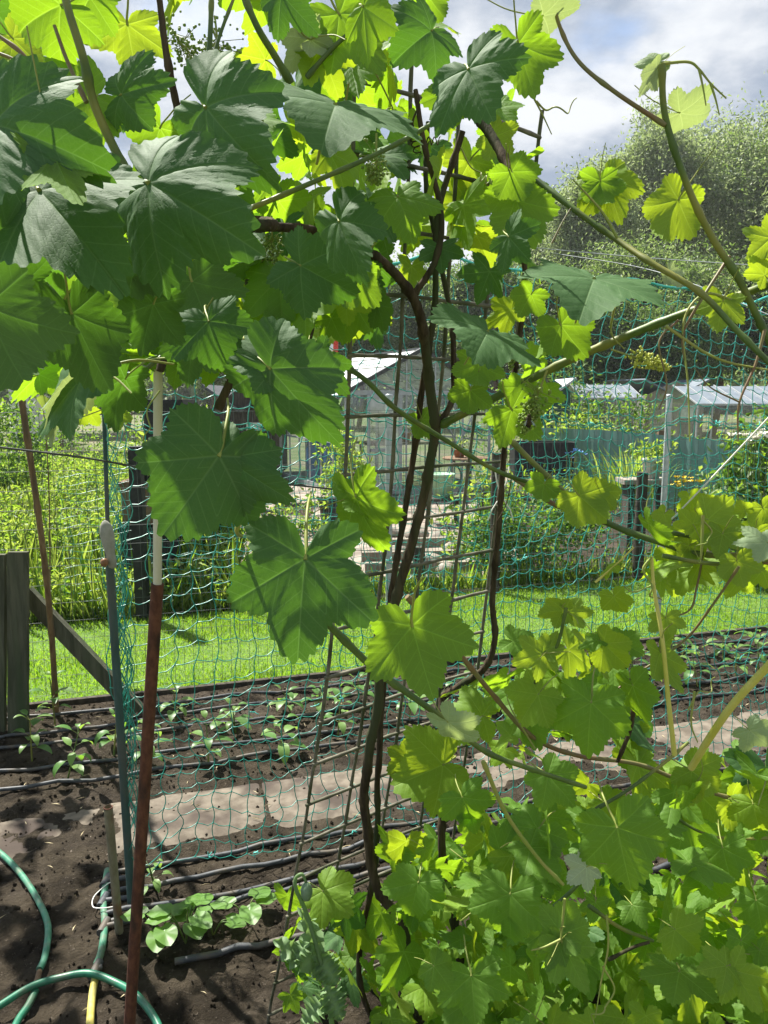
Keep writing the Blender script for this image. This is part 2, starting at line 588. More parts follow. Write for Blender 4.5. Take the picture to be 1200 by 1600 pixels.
oo = N(t, 'ShaderNodeOutputMaterial')
ln.new(pb.outputs[0], oo.inputs[0])
M['soil'] = m
M['ground'] = surf('rough_ground', (.07, .10, .03), (.13, .14, .06), .95, 1.5, bump=.6, bdist=.03, c3=(.16, .13, .09), s3=.35)
M['turf'] = surf('turf', (.06, .12, .02), (.10, .17, .03), .95, 12, bump=.6, bdist=.02)
M['paving'] = surf('sandy_paving', (.20, .165, .13), (.29, .25, .205), .9, 6, bump=.4, bdist=.006, c3=(.13, .108, .085), s3=1.2)

# ------------------------------------------------------------------ world and sun
AZ, EL = math.radians(-44), math.radians(57)
w = bpy.data.worlds.new('World')
sc.world = w
w.use_nodes = True
t = w.node_tree
t.nodes.clear()
sky = N(t, 'ShaderNodeTexSky', sky_type='NISHITA')
sky.sun_disc = False
sky.sun_elevation = EL
sky.sun_rotation = AZ
tc = N(t, 'ShaderNodeTexCoord')
sp = N(t, 'ShaderNodeSeparateXYZ')
t.links.new(tc.outputs['Generated'], sp.inputs[0])
zz = math_(t, 'ADD', math_(t, 'MAXIMUM', sp.outputs[2], 0.0), .22)
cb = N(t, 'ShaderNodeCombineXYZ')
t.links.new(math_(t, 'DIVIDE', sp.outputs[0], zz), cb.inputs[0])
t.links.new(math_(t, 'DIVIDE', sp.outputs[1], zz), cb.inputs[1])
cb.inputs[2].default_value = 3.7
cn = noise_(t, cb.outputs[0], 1.5, 9, .56)
cd = noise_(t, cb.outputs[0], 3.1, 8, .55)
cover = ramp_(t, math_(t, 'ADD', cn, math_(t, 'MULTIPLY', sp.outputs[0], .30)), .30, .47)
shade = ramp_(t, cd, .38, .64)
ccol = mix_(t, shade, (.36, .44, .57), (.92, .95, .99))
b1 = N(t, 'ShaderNodeBackground')
t.links.new(sky.outputs[0], b1.inputs[0])
b1.inputs[1].default_value = .06
b2 = N(t, 'ShaderNodeBackground')
t.links.new(ccol, b2.inputs[0])
b2.inputs[1].default_value = .31
mx = N(t, 'ShaderNodeMixShader')
t.links.new(cover, mx.inputs[0])
t.links.new(b1.outputs[0], mx.inputs[1])
t.links.new(b2.outputs[0], mx.inputs[2])
ow = N(t, 'ShaderNodeOutputWorld')
t.links.new(mx.outputs[0], ow.inputs[0])

SUN = Vector((math.sin(AZ) * math.cos(EL), math.cos(AZ) * math.cos(EL), math.sin(EL)))
sl = bpy.data.lights.new('sun', 'SUN')
sl.energy = 4.2
sl.angle = math.radians(.55)
sl.color = (1, .955, .88)
so = bpy.data.objects.new('sun', sl)
COL.objects.link(so)
so.rotation_mode = 'QUATERNION'
so.rotation_quaternion = SUN.to_track_quat('Z', 'Y')
so.location = (-6, 8, 14)

sc.view_settings.view_transform = 'Standard'
sc.view_settings.look = 'None'
sc.view_settings.gamma = 1
sc.view_settings.exposure = 1.7
sc.cycles.use_denoising = True
sc.cycles.max_bounces = 8
sc.cycles.transparent_max_bounces = 16
sc.cycles.sample_clamp_indirect = 6

# ------------------------------------------------------------------ ground
mb = MB()
mb.add([[-900, -60, -.07], [900, -60, -.07], [900, 1600, -.07], [-900, 1600, -.07]], [[0, 1, 2, 3]])
struct(mb.obj('ground', M['ground']))


def fbm(x, y, s, oct_=4):
    v, a = 0, 1
    for k in range(oct_):
        v += a * pnoise(Vector((x * s, y * s, 3.1 * k)))
        s *= 2.1
        a *= .55
    return v


def soil_z(u, v):
    z = .020 * fbm(u, v, 3.5, 3) + .016 * fbm(u + 9, v, 14, 4)
    if 2.68 < v < 3.08:
        z = z * .45 + .011 * fbm(u + 4, v, 1.9, 2) - .002          # trodden strip, soil washed over the slabs
    if v > 4.05:
        z *= .4
    return z


us = np.arange(-4.2, 5.2, .02)
vs = np.arange(.9, 4.22, .02)
Vt = np.array([RW(u, v, soil_z(u, v)) for v in vs for u in us])
idx = np.arange(len(vs) * len(us)).reshape(len(vs), len(us))
Fq = np.stack([idx[:-1, :-1], idx[:-1, 1:], idx[1:, 1:], idx[1:, :-1]], -1).reshape(-1, 4)
mb = MB()
mb.add(Vt, Fq)
struct(mb.obj('soil_bed', M['soil']))

# crumbs, clods and straw on the soil
mb = MB()
cl = [RW(u, v, soil_z(u, v) + .003) for u, v in zip(R.uniform(-2.6, 3.6, 9000), R.uniform(1.2, 4.15, 9000))]
rr = R.gamma(1.3, .0019, 9000) + .0012
balls(mb, cl, np.minimum(rr, .010))
V = mb.v[-1]
V += R.normal(0, .0012, V.shape)
st = np.array([RW(u, v, soil_z(u, v) + .012) for u, v in zip(R.uniform(-3, 4, 900), R.uniform(1.2, 4.1, 900))])
ax = rand_dirs(900)
ax[:, 2] *= .15
leaflets(mb, st, .04, .004, 2.0, (1,), .1, ax)
tag(mb.obj('soil_crumbs', [M['soil'], M['straw']]), None, None, None, 'stuff')

# concrete slab path
mb = MB()
u = -2.6
k = 0
while u < 4.6:
    w_ = .60 + .015 * math.sin(k * 3.1)
    zt = .003 + .005 * math.sin(k * 1.7)
    dv = .012 * math.sin(k * 2.3)
    n0 = 12
    g = []
    for j in range(9):
        for i in range(n0 + 1):
            e = 0 if (0 < i < n0 and 0 < j < 8) else -.012
            uu = u + (w_ - .012) * i / n0 + (R.uniform(-.004, .004) if e else 0)
            vv = 2.70 + dv + .37 * j / 8 + (R.uniform(-.004, .004) if e else 0)
            g.append(RW(uu, vv, zt + e + .0025 * fbm(uu, vv, 8, 2)))
    ii = np.arange(9 * (n0 + 1)).reshape(9, n0 + 1)
    mb.add(g, np.stack([ii[:-1, :-1], ii[:-1, 1:], ii[1:, 1:], ii[1:, :-1]], -1).reshape(-1, 4))
    u += w_
    k += 1
struct(mb.obj('path', M['slab']))

# lawn
mb = MB()
q = [RW(-9, 4.21, -.005), RW(14, 4.21, -.005), RW(14, 5.78, -.005), RW(-9, 5.78, -.005)]
mb.add(q, [[0, 1, 2, 3]])
struct(mb.obj('lawn', M['turf']))
mb = MB()
n = 90000
uu = R.uniform(-3.2, 5.2, n)
vv = 4.2 + 1.6 * R.uniform(0, 1, n) ** 1.1
pts = np.outer(uu, UU) + np.outer(vv, VV)
hh = R.gamma(6, .0031, n) * (1 + .5 * np.sin(uu * 3.1) * np.sin(vv * 5)) * np.where(vv < 4.27, 1.5, 1)
ax = np.stack([R.normal(0, .35, n), R.normal(0, .35, n), np.ones(n)], 1)
ax /= np.linalg.norm(ax, axis=1)[:, None]
leaflets(mb, pts, hh, .006, 0, (0, 0, 1), .1, ax)
tag(mb.obj('grass', [M['grassa'], M['grassb']]), None, None, None, 'stuff')
# timber edging between the lawn and the bed
mb = MB()
for k in range(6):
    a, b = RW(-3.2 + k * 1.5, 4.19, -.01), RW(-3.2 + (k + 1) * 1.5 - .01, 4.19 + .004 * (k % 2), -.01)
    bar(mb, a, b, .03, .07)
tag(mb.obj('edging_board', M['darkwood']), 'low dark timber edging between the lawn and the pepper bed', 'edging')

# paved yard by the greenhouse
mb = MB()
a = [G(438, 758), G(770, 775), G(770, 905), G(440, 905)]
y0, y1 = 6.75, 13.5
k = 0
x = -2.2
while x < 1.3:
    y = y0
    while y < y1:
        ww, hh_ = .59, .59
        z0 = -.02 + R.uniform(-.004, .004)
        if R.uniform() > .04:
            box(mb, (x + ww / 2, y + hh_ / 2, z0), (ww - .012, hh_ - .012, .05))
        y += .6
    x += .6
struct(mb.obj('paved_yard', M['paving']))

# rear garden soil strips
mb = MB()
mb.add([RW(-2, 5.80, -.045), RW(9, 5.80, -.045), RW(9, 13, -.045), RW(-2, 13, -.045)], [[0, 1, 2, 3]])
struct(mb.obj('rear_soil', M['soil']))
# ------------------------------------------------------------------ grape leaf blades
def leaf_variant(seed, lob=1.0, NA=210, NR=9, teeth=.092, young=False, flat=False):
    rg = np.random.default_rng(seed)
    la = np.radians([0, 57, -57, 116, -116]) + np.radians(rg.normal(0, 3, 5))
    Ls = np.array([1.0, .88, .88, .66, .66]) * (1 + rg.normal(0, .035, 5))
    lim = math.radians(173)
    th = np.sort(np.concatenate([np.linspace(-lim, lim, NA - 5), la]))
    dif = np.abs(th[:, None] - la[None])
    a_, b_ = .52 * lob + .10, .26 * lob
    r = np.max(Ls[None] * (1 - a_ * dif - b_ * dif ** 2), axis=1)
    r = np.maximum(r, .12)
    # teeth: irregular saw along the margin
    ph = np.cumsum(np.abs(np.gradient(th)) * (52 / (2 * math.pi)) * (1 + .25 * np.sin(th * 5 + rg.uniform(0, 6))))
    saw = np.abs((ph % 1) - .42) / .58
    saw2 = np.abs(((ph * .5) % 1) - .5) * 2
    r = r * (1 + teeth * (1 - saw) - teeth * .35 + teeth * .5 * (1 - saw2))
    edge = np.clip((lim - np.abs(th)) / .25, .55, 1)
    r = r * edge
    tt = np.linspace(0, 1, NR + 1)[1:] ** .85
    # nearest main vein coordinates
    near = np.argmin(dif, axis=1)
    dn = dif[np.arange(len(th)), near]
    rad = r[None, :] * tt[:, None]
    u = rad * np.cos(dn)[None]
    v = rad * np.sin(dn)[None]
    x = rad * np.sin(th)[None]
    y = rad * np.cos(th)[None]
    z = .055 * np.sqrt(np.abs(v) + .002) * np.clip(1 - u * .3, 0, 1)
    z = z + .007 * np.sin(u * 42 - v * 34) * np.clip(v * 6, 0, 1)
    z = z + (.05 + .04 * rg.uniform()) * np.sin(th * 5 + rg.uniform(0, 6))[None] * tt[:, None] ** 2 * rad
    z = z + .010 * np.sin(th * 11 + rg.uniform(0, 6))[None] * tt[:, None] ** 3
    kx = rg.uniform(-.2, .9) if not young else rg.uniform(-1.2, -.3)
    ky = rg.uniform(.1, .9)
    fold = rg.uniform(-.05, .25)
    if flat:
        kx, ky, fold = .25, .35, .10
    z = z + fold * np.abs(x)
    V = np.stack([x.ravel(), y.ravel(), z.ravel()], 1)
    V = np.vstack([[0, 0, 0], V])

    def bend(p, ax, k):
        if abs(k) < 1e-3:
            return p
        q = p.copy()
        s = p[:, ax]
        q[:, ax] = np.sin(k * s) / k + p[:, 2] * np.sin(k * s)
        q[:, 2] = p[:, 2] * np.cos(k * s) - (1 - np.cos(k * s)) / k
        return q
    V = bend(V, 0, kx)
    V = bend(V, 1, ky)
    A = np.vstack([[0, 0, 0], np.stack([u.ravel(), v.ravel(), np.full(u.size, seed * .37)], 1)])
    A[:, 2] = seed * .37
    K = len(th)
    ii = 1 + np.arange(NR * K).reshape(NR, K)
    F4 = np.stack([ii[:-1, :-1], ii[1:, :-1], ii[1:, 1:], ii[:-1, 1:]], -1).reshape(-1, 4)
    F3 = np.stack([np.zeros(K - 1, int), ii[0, :-1], ii[0, 1:]], -1)
    # orient so +z is the upper side
    return V, F4[:, ::-1], F3[:, ::-1], A


HI, LOW = [], []
for k in range(12):
    V, F4, F3, A = leaf_variant(100 + k, lob=[.62, .78, .85, 1.0, .66, 1.12, .8, .92, .58, .72, .9, .68][k], flat=k > 8)
    mb = MB()
    mb.add(V, F4, 0, True, A)
    mb.f.append(F3)
    mb.m.append(np.zeros(len(F3), int))
    mb.s.append(np.ones(len(F3), bool))
    # stub of leaf stalk running back and under the blade
    tube(mb, spline([[0, .01, .004], [0, -.10, -.03], [.03, -.28, -.13], [.06, -.55, -.36], [.08, -.75, -.75]], 4), np.linspace(.024, .014, 17), 6, 1)
    mb.a[-3:] = [a * 0 + np.array([.3, .3, 0]) for a in mb.a[-3:]]
    me = mb.mesh('leaf', [M['lm'], M['tendril']])
    HI.append(me)
for k in range(8):
    LOW.append(leaf_variant(300 + k, lob=.7 + .08 * k, NA=96, NR=4, teeth=.12, young=(k > 5)))


def frame(J, T, roll):
    y = T - J
    L = np.linalg.norm(y)
    y = y / L
    mid = (J + T) / 2
    n = CO - mid
    n = n - y * np.dot(n, y)
    n /= np.linalg.norm(n)
    x = np.cross(y, n)
    c, s = math.cos(math.radians(roll)), math.sin(math.radians(roll))
    n2 = n * c + x * s
    x2 = np.cross(y, n2)
    return x2, y, n2, L


ML = {'o': 'lo', 'm': 'lm', 'y': 'ly', 'p': 'lp'}


def put_leaf(vine, J, T, roll, colr, var=None, wx=1.0):
    x, y, n, L = frame(J, T, roll)
    me = HI[(var if var is not None else random.randrange(len(HI))) % len(HI)]
    o = bpy.data.objects.new('leaf', me)
    COL.objects.link(o)
    o.parent = vine
    B = J - WT[vine.name]
    mt = Matrix.Identity(4)
    for i in range(3):
        mt[i][0] = x[i] * L * wx
        mt[i][1] = y[i] * L
        mt[i][2] = n[i] * L
        mt[i][3] = B[i]
    o.matrix_local = mt
    o.material_slots[0].link = 'OBJECT'
    o.material_slots[0].material = M[ML[colr]]
    WT[o.name] = np.zeros(3)
    return o


def leaf_px(vine, jx, jy, tx, ty, Z, dZ=0.0, roll=0, c='m', var=None, wx=1.0):
    return put_leaf(vine, P(jx, jy, Z), P(tx, ty, Z + dZ), roll, c, var, wx)


def add_low(mb, J, x, y, n, L, var, mat):
    V, F4, F3, A = LOW[var]
    W = V[:, :1] * x + V[:, 1:2] * y + V[:, 2:] * n
    mb.add(J + W * L, F4, mat, True, A)
    mb.f.append(F3 + mb.n - len(V))
    mb.m.append(np.full(len(F3), mat, int))
    mb.s.append(np.ones(len(F3), bool))


def rand_leaf_axes(face=.55, up=.5):
    """hanging leaf: tip mostly downward, upper side mostly up and outward"""
    y = np.array([R.normal(0, .55), R.normal(0, .45), -abs(R.normal(.65, .35))])
    y /= np.linalg.norm(y)
    n = np.array([R.normal(0, .45), -face + R.normal(0, .45), up + R.normal(0, .4)])
    n = n - y * np.dot(n, y)
    n /= np.linalg.norm(n)
    return np.cross(y, n), y, n


CKEY = ['o', 'm', 'y', 'p']


def mass(vine, mb, box_px, Z, n, size, cols, nparts, face=.55, up=.5, keep=None):
    """n leaves spread over a region of the vine; the first nparts are leaf parts, the rest go to mb"""
    x0, y0, x1, y1 = box_px
    for i in range(n):
        for _ in range(30):
            px, py = R.uniform(x0, x1), R.uniform(y0, y1)
            if keep is None or keep(px, py):
                break
        z = R.uniform(*Z)
        J = P(px, py, z)
        if J[2] < .06:
            J[2] = R.uniform(.06, .2)
        c = R.choice(CKEY, p=cols)
        L = size * R.uniform(.6, 1.2)
        x, y, nn = rand_leaf_axes(face, up)
        x = x * R.uniform(.78, 1.15) + y * R.normal(0, .10)
        if J[2] + y[2] * L < .02:
            y = np.array([y[0], y[1], abs(y[2]) * .2])
            y /= np.linalg.norm(y)
            nn = nn - y * np.dot(nn, y)
            nn /= np.linalg.norm(nn)
            x = np.cross(y, nn)
        if i < nparts:
            o = bpy.data.objects.new('leaf', HI[R.integers(0, len(HI))])
            COL.objects.link(o)
            o.parent = vine
            B = J - WT[vine.name]
            mt = Matrix.Identity(4)
            for k in range(3):
                mt[k][0], mt[k][1], mt[k][2], mt[k][3] = x[k] * L, y[k] * L, nn[k] * L, B[k]
            o.matrix_local = mt
            o.material_slots[0].link = 'OBJECT'
            o.material_slots[0].material = M[ML[c]]
            WT[o.name] = np.zeros(3)
        else:
            add_low(mb, J, x, y, nn, L, int(R.integers(0, len(LOW))), CKEY.index(c))


LEAFM = [M['lo'], M['lm'], M['ly'], M['lp']]


def cane_px(vine, pts, r0, r1, matname='cane', name='cane', nodes=True, n=10, sides=8, wob=.0):
    """cane through photo points (px, py, Z)"""
    W = np.array([P(*p) for p in pts])
    S = spline(W, n)
    if wob:
        S = S + np.array([[wob * pnoise(Vector(p * 9)), wob * pnoise(Vector(p * 9 + 7)), 0] for p in S])
    r = np.linspace(r0, r1, len(S))
    if nodes:                                  # swollen joints
        d = np.concatenate([[0], np.cumsum(np.linalg.norm(np.diff(S, axis=0), axis=1))])
        r = r * (1 + .28 * np.exp(-(((d + .03) % .085 - .04) / .007) ** 2))
    mb = MB()
    tube(mb, S, r, sides, 0, True, .06 if matname == 'bark' else 0)
    return mb.obj(name, M[matname], vine)


def tendril_px(vine, pts, r=.0011, coil=0, matname='tendril'):
    W = np.array([P(*p) for p in pts])
    S = spline(W, 10)
    if coil:
        e = S[-1]
        k = np.linspace(0, 1, 40)
        d = S[-1] - S[-2]
        d /= np.linalg.norm(d)
        a = np.cross(d, [0, 1, 0.2])
        a /= np.linalg.norm(a)
        b = np.cross(d, a)
        C = e + np.outer(k * .03, d) + .006 * (np.outer(np.cos(k * coil * 6.28) - 1, a) + np.outer(np.sin(k * coil * 6.28), b))
        S = np.vstack([S, C[1:]])
    mb = MB()
    tube(mb, S, np.linspace(r * 1.3, r * .6, len(S)), 5)
    return mb.obj('tendril', M[matname], vine)


def cluster_px(vine, px, py, Z, L=.09, w=.03, n=220, matname='bud', dirn=(0, 0, -1), rb=.0021):
    top = P(px, py, Z)
    d = np.array(dirn, float)
    d /= np.linalg.norm(d)
    mb = MB()
    tube(mb, [top - d * .03, top + d * L * .5, top + d * L], [.0016, .0012, .0008], 5, 1)
    s = R.uniform(0.02, 1, n)
    env = w * (1 - s) ** .6 * (.55 + .45 * np.sin(s * 22) ** 2) + .003
    off = rand_dirs(n) * (env * R.uniform(.3, 1, n) ** .5)[:, None]
    C = top + np.outer(s * L, d) + off
    for c, q in zip(C[::3], s[::3]):
        tube(mb, [top + d * max(0, q - .06) * L, c], [.0006, .0005], 3, 1, False)
    balls(mb, C, R.uniform(.7, 1.25, n) * rb)
    return mb.obj('grape_cluster', [M[matname], M['tendril']], vine)


# ------------------------------------------------------------------ the old vine on the trellis and overhead
vbase = P(612, 1640, 1.95)
vbase[2] = 0
vineA = empty('grapevine', vbase, 'old grapevine with twin dark stems on the wire trellis and big shaded leaves overhead', 'grapevine')
T_ = 'trunk'
cane_px(vineA, [(612, 1660, 1.92), (628, 1560, 1.86), (638, 1500, 1.83), (628, 1440, 1.8), (588, 1380, 1.78), (570, 1260, 1.72), (583, 1150, 1.66), (600, 1020, 1.6), (622, 930, 1.56), (655, 800, 1.5), (672, 715, 1.46), (682, 664, 1.44)], .0125, .0085, 'bark', T_, wob=.008, sides=11, n=14)
cane_px(vineA, [(682, 668, 1.44), (674, 600, 1.42), (665, 530, 1.38), (648, 470, 1.34), (610, 418, 1.3), (560, 385, 1.24), (500, 362, 1.18), (440, 355, 1.12), (380, 352, 1.06), (345, 318, 1.02), (318, 280, .98), (293, 235, .95), (275, 170, .93), (262, 90, .91), (252, 10, .9), (240, -60, .9)], .0098, .0032, 'bark', 'arm', wob=.007, sides=10, n=12)
cane_px(vineA, [(604, 1640, 2.0), (560, 1520, 1.9), (585, 1350, 1.82), (592, 1200, 1.75), (603, 1000, 1.66), (628, 830, 1.58), (655, 640, 1.5), (680, 470, 1.44), (684, 340, 1.4), (722, 205, 1.36)], .0072, .0055, 'bark', T_, wob=.004, sides=9, n=12)
cane_px(vineA, [(688, 662, 1.44), (708, 620, 1.45), (708, 560, 1.45), (700, 470, 1.45), (668, 300, 1.42), (670, 190, 1.4)], .006, .004, 'bark', wob=.005)
cane_px(vineA, [(380, 352, 1.06), (430, 352, 1.1), (380, 345, 1.2), (300, 372, 1.4), (240, 380, 1.6)], .009, .004, 'bark', wob=.006)
cane_px(vineA, [(640, 470, 1.34), (680, 410, 1.33), (690, 330, 1.32), (664, 230, 1.3), (650, 140, 1.3)], .006, .004, 'bark', wob=.005)
cane_px(vineA, [(690, 664, 1.44), (760, 628, 1.36), (870, 572, 1.26), (960, 533, 1.19), (1060, 493, 1.12), (1140, 467, 1.06), (1210, 440, 1.0), (1290, 400, .94)], .0076, .0050)
cane_px(vineA, [(750, 185, 1.2), (775, 225, 1.17), (800, 270, 1.14), (815, 290, 1.12)], .0085, .0055, 'bark', wob=.004)
cane_px(vineA, [(800, 250, 1.12), (890, 322, 1.07), (960, 372, 1.04), (1020, 412, 1.0), (1095, 458, .97), (1150, 515, .95), (1215, 580, .93)], .0042, .0036)
cane_px(vineA, [(1034, 100, .93), (1040, 185, .95), (1076, 295, .97), (1115, 375, .99), (1152, 432, 1.0), (1188, 505, 1.02), (1230, 590, 1.04)], .0040, .0050)
cane_px(vineA, [(1040, 196, .95), (960, 143, .96), (905, 97, .97), (876, 45, .98), (858, -20, .99)], .0030, .0022, 'redcane')
cane_px(vineA, [(330, 350, .92), (400, 322, .93), (500, 280, .95), (600, 235, .98), (680, 190, 1.0), (735, 152, 1.01)], .0034, .0026)
cane_px(vineA, [(455, 130, .95), (428, 85, .93), (402, 42, .91), (375, -20, .9)], .0046, .0036)
cane_px(vineA, [(478, 122, 1.0), (520, 75, 1.0), (568, 32, 1.0)], .0034, .0026)
cane_px(vineA, [(200, 275, .80), (150, 170, .78), (130, 90, .76), (108, 20, .75), (96, -30, .75)], .0048, .0038)
cane_px(vineA, [(98, 205, .74), (70, 150, .74), (40, 90, .74), (-10, 50, .74)], .0026, .0018, 'redcane')
cane_px(vineA, [(60, 150, .76), (30, 100, .76), (-10, 80, .76)], .002, .0016, 'redcane')
cane_px(vineA, [(135, 160, .78), (105, 95, .78), (85, 40, .78)], .0024, .0018, 'redcane')
cane_px(vineA, [(322, 132, .98), (328, 60, .97), (331, -20, .97)], .0036, .003)
cane_px(vineA, [(324, 128, 1.0), (342, 60, 1.0), (368, -10, 1.0)], .0028, .002)
cane_px(vineA, [(250, 580, .95), (268, 500, .96), (262, 440, .98), (290, 390, 1.02)], .0048, .0062, 'bark')
cane_px(vineA, [(200, 600, .9), (255, 555, .93), (300, 520, .98)], .0030, .0026)
cane_px(vineA, [(540, 572, 1.28), (575, 597, 1.28), (620, 640, 1.3), (700, 690, 1.34), (775, 735, 1.36), (850, 762, 1.4)], .0046, .0038)
cane_px(vineA, [(340, 640, 1.4), (375, 560, 1.4), (392, 480, 1.4), (380, 400, 1.4)], .008, .007, 'bark')
cane_px(vineA, [(475, 560, 1.35), (490, 480, 1.35), (478, 420, 1.3)], .007, .006, 'bark')
# shoots past the right edge
cane_px(vineA, [(690, 1090, 1.95), (720, 1070, 1.9), (757, 1045, 1.86), (772, 1000, 1.84), (770, 930, 1.8), (782, 800, 1.72), (788, 690, 1.66), (808, 560, 1.6), (820, 450, 1.55), (812, 330, 1.5)], .0088, .005, 'bark', T_, wob=.004)

LA = [
    # top left
    (95, 8, 8, 50, .78, 0, 15, 'm', 2), (20, 60, 72, 110, .9, .01, 170, 'y', 1), (199, 38, 208, 122, .95, .01, 175, 'y', 3, 1.15),
    (140, -5, 110, 60, .85, 0, 20, 'm', 4), (10, 152, 60, 130, .72, .02, 30, 'p', 6, .9),
    (-10, 195, 118, 236, .52, -.05, -20, 'o', 0, .62), (84, 238, 124, 344, .50, -.03, 170, 'm', 5, .5),
    (62, 298, 164, 400, .58, -.06, -12, 'o', 4, .7), (15, 285, -40, 345, .57, -.04, 10, 'o', 7, .8),
    (232, 286, 364, 366, .62, -.06, -10, 'o', 1, .72), (322, 168, 420, 258, .66, -.05, 18, 'o', 8, .66),
    (150, 150, 85, 172, .82, -.03, 25, 'm', 0, 1.1), (205, 160, 195, 208, .9, 0, 10, 'o', 3, 1.15),
    (190, 148, 262, 116, .80, -.05, -35, 'o', 6, .6), (415, 94, 370, 82, 1.1, 0, 160, 'y', 5), (345, 230, 320, 190, 1.15, 0, 165, 'm', 7),
    (250, 200, 225, 265, 1.1, 0, 160, 'm', 2), (110, 215, 60, 300, .95, 0, 150, 'm', 3),
    # top middle
    (524, 164, 518, 198, .80, -.085, 0, 'o', 9, 1.1), (568, 10, 620, 40, .82, -.03, 12, 'm', 3, 1.1), (440, -10, 486, 48, .85, -.01, 20, 'o', 5, .8),
    (486, 62, 434, 104, 1.0, .02, 150, 'p', 7, .8), (486, 62, 534, 60, 1.0, .03, 150, 'p', 2, .6), (530, 22, 598, 120, 1.0, 0, 172, 'm', 5, .75),
    (674, 48, 622, 84, .82, -.02, 15, 'o', 2, 1.0), (732, 108, 768, 178, .76, -.03, 8, 'o', 6, 1.0), (716, 138, 698, 205, .80, .01, 14, 'm', 6, 1.05),
    (810, 68, 836, 158, .86, .01, 168, 'm', 1, .8), (668, -8, 695, 30, .92, .01, 165, 'm', 0), (848, 24, 916, 14, .97, .03, 35, 'p', 6, .6),
    (735, 250, 702, 305, 1.45, 0, 170, 'y', 3), (770, 214, 802, 240, 1.35, 0, 170, 'y', 1, 1.1), (622, 308, 648, 362, 1.1, -.03, -18, 'm', 7, 1.0),
    (530, 346, 572, 426, .80, -.03, 22, 'o', 8, .7), (470, 415, 545, 462, 1.0, -.02, 5, 'o', 0, .8), (555, 425, 530, 485, 1.08, 0, 170, 'm', 4), (440, 520, 400, 470, 1.2, 0, 160, 'm', 2),
    (795, 370, 830, 406, .90, -.02, 12, 'o', 3, 1.05), (806, 312, 842, 388, 1.02, 0, 165, 'm', 0, .75), (800, 268, 822, 310, 1.0, .01, 160, 'm', 0, 1.1),
    (928, 436, 920, 472, .90, -.085, -2, 'o', 9, 1.02), (762, 518, 748, 542, .88, -.075, 2, 'o', 11, .98),
    (876, 508, 904, 562, 1.02, .01, 165, 'm', 8, 1.0), (830, 460, 810, 495, 1.05, .01, 165, 'm', 1, 1.1), (748, 568, 742, 612, 1.2, 0, 172, 'm', 2, 1.15), (735, 610, 728, 650, 1.22, 0, 170, 'm', 4, 1.1),
    (800, 640, 842, 690, 1.05, .01, 168, 'm', 3, 1.1), (812, 605, 790, 640, 1.08, 0, 165, 'm', 6),
    # right top
    (946, 280, 974, 345, 1.08, -.02, -15, 'y', 6, .8), (938, 282, 944, 335, 1.07, 0, 165, 'm', 2, .8), (1060, 312, 1022, 386, 1.0, 0, 172, 'y', 4, .7),
    (1062, 176, 1126, 192, .96, .02, 25, 'p', 7, .7), (1030, 96, 992, 102, .94, .01, 20, 'p', 8, .6), (1026, 108, 994, 152, .94, .01, 160, 'p', 6, .5),
    (1130, 470, 1116, 522, 1.0, 0, 172, 'y', 3, 1.0), (1205, 372, 1164, 408, 1.0, 0, 170, 'y', 5, 1.0), (1195, 430, 1170, 400, 1.0, 0, 170, 'y', 1, .7), (1045, 425, 1062, 452, 1.0, 0, 150, 'p', 6, .7),
    # left middle
    (-22, 478, 42, 612, .50, 0, 165, 'o', 0, .9), (112, 490, 152, 612, .60, .0, 172, 'o', 8, .78), (100, 470, 70, 556, .66, .02, 168, 'o', 4, .8),
    (240, 475, 218, 556, .72, .0, 165, 'o', 1, .85), (326, 502, 346, 572, .78, -.01, 12, 'o', 4, 1.1), (302, 530, 288, 606, .86, 0, 168, 'o', 3, .85),
    (422, 576, 532, 676, .66, -.01, 10, 'o', 8, .72), (430, 575, 400, 510, .668, .01, 10, 'o', 0, .9), (498, 562, 538, 616, .76, 0, 18, 'o', 5, .8), (342, 712, 282, 842, .66, -.01, -8, 'o', 8, 1.05), (352, 716, 446, 786, .67, -.01, 10, 'o', 1, .68),
    (477, 873, 464, 1036, .70, -.01, 6, 'o', 10, .92), (556, 776, 592, 880, .82, .01, 28, 'm', 7, .65), (556, 776, 612, 778, .83, .03, -30, 'm', 4, .7),
    (128, 592, 42, 680, .72, .02, 60, 'o', 6, .7), (128, 594, 60, 660, .73, .03, 140, 'p', 2, .35), (196, 592, 158, 668, .80, .01, 150, 'o', 2, .6),
    (136, 640, 122, 662, 1.2, 0, 170, 'y', 4, 1.3), (182, 642, 186, 674, 1.2, 0, 170, 'y', 1, .8), (60, 585, 100, 560, .85, 0, 165, 'm', 3),
    (644, 978, 668, 1092, .86, .01, 166, 'm', 6, .92), (700, 1128, 752, 1176, .92, .01, 30, 'p', 7, .6), (212, 415, 190, 470, .7, .0, 165, 'o', 2, 1.2),
    (300, 440, 330, 510, .9, 0, 165, 'o', 0, 1.2), (40, 440, 30, 380, .62, 0, 170, 'o', 5, 1.0),
    (95, 560, 30, 600, .85, .03, 160, 'm', 7, .7), (660, 655, 680, 690, 1.5, 0, 172, 'm', 2, .8),
]
for e in LA:
    leaf_px(vineA, *e)
mbA = MB()
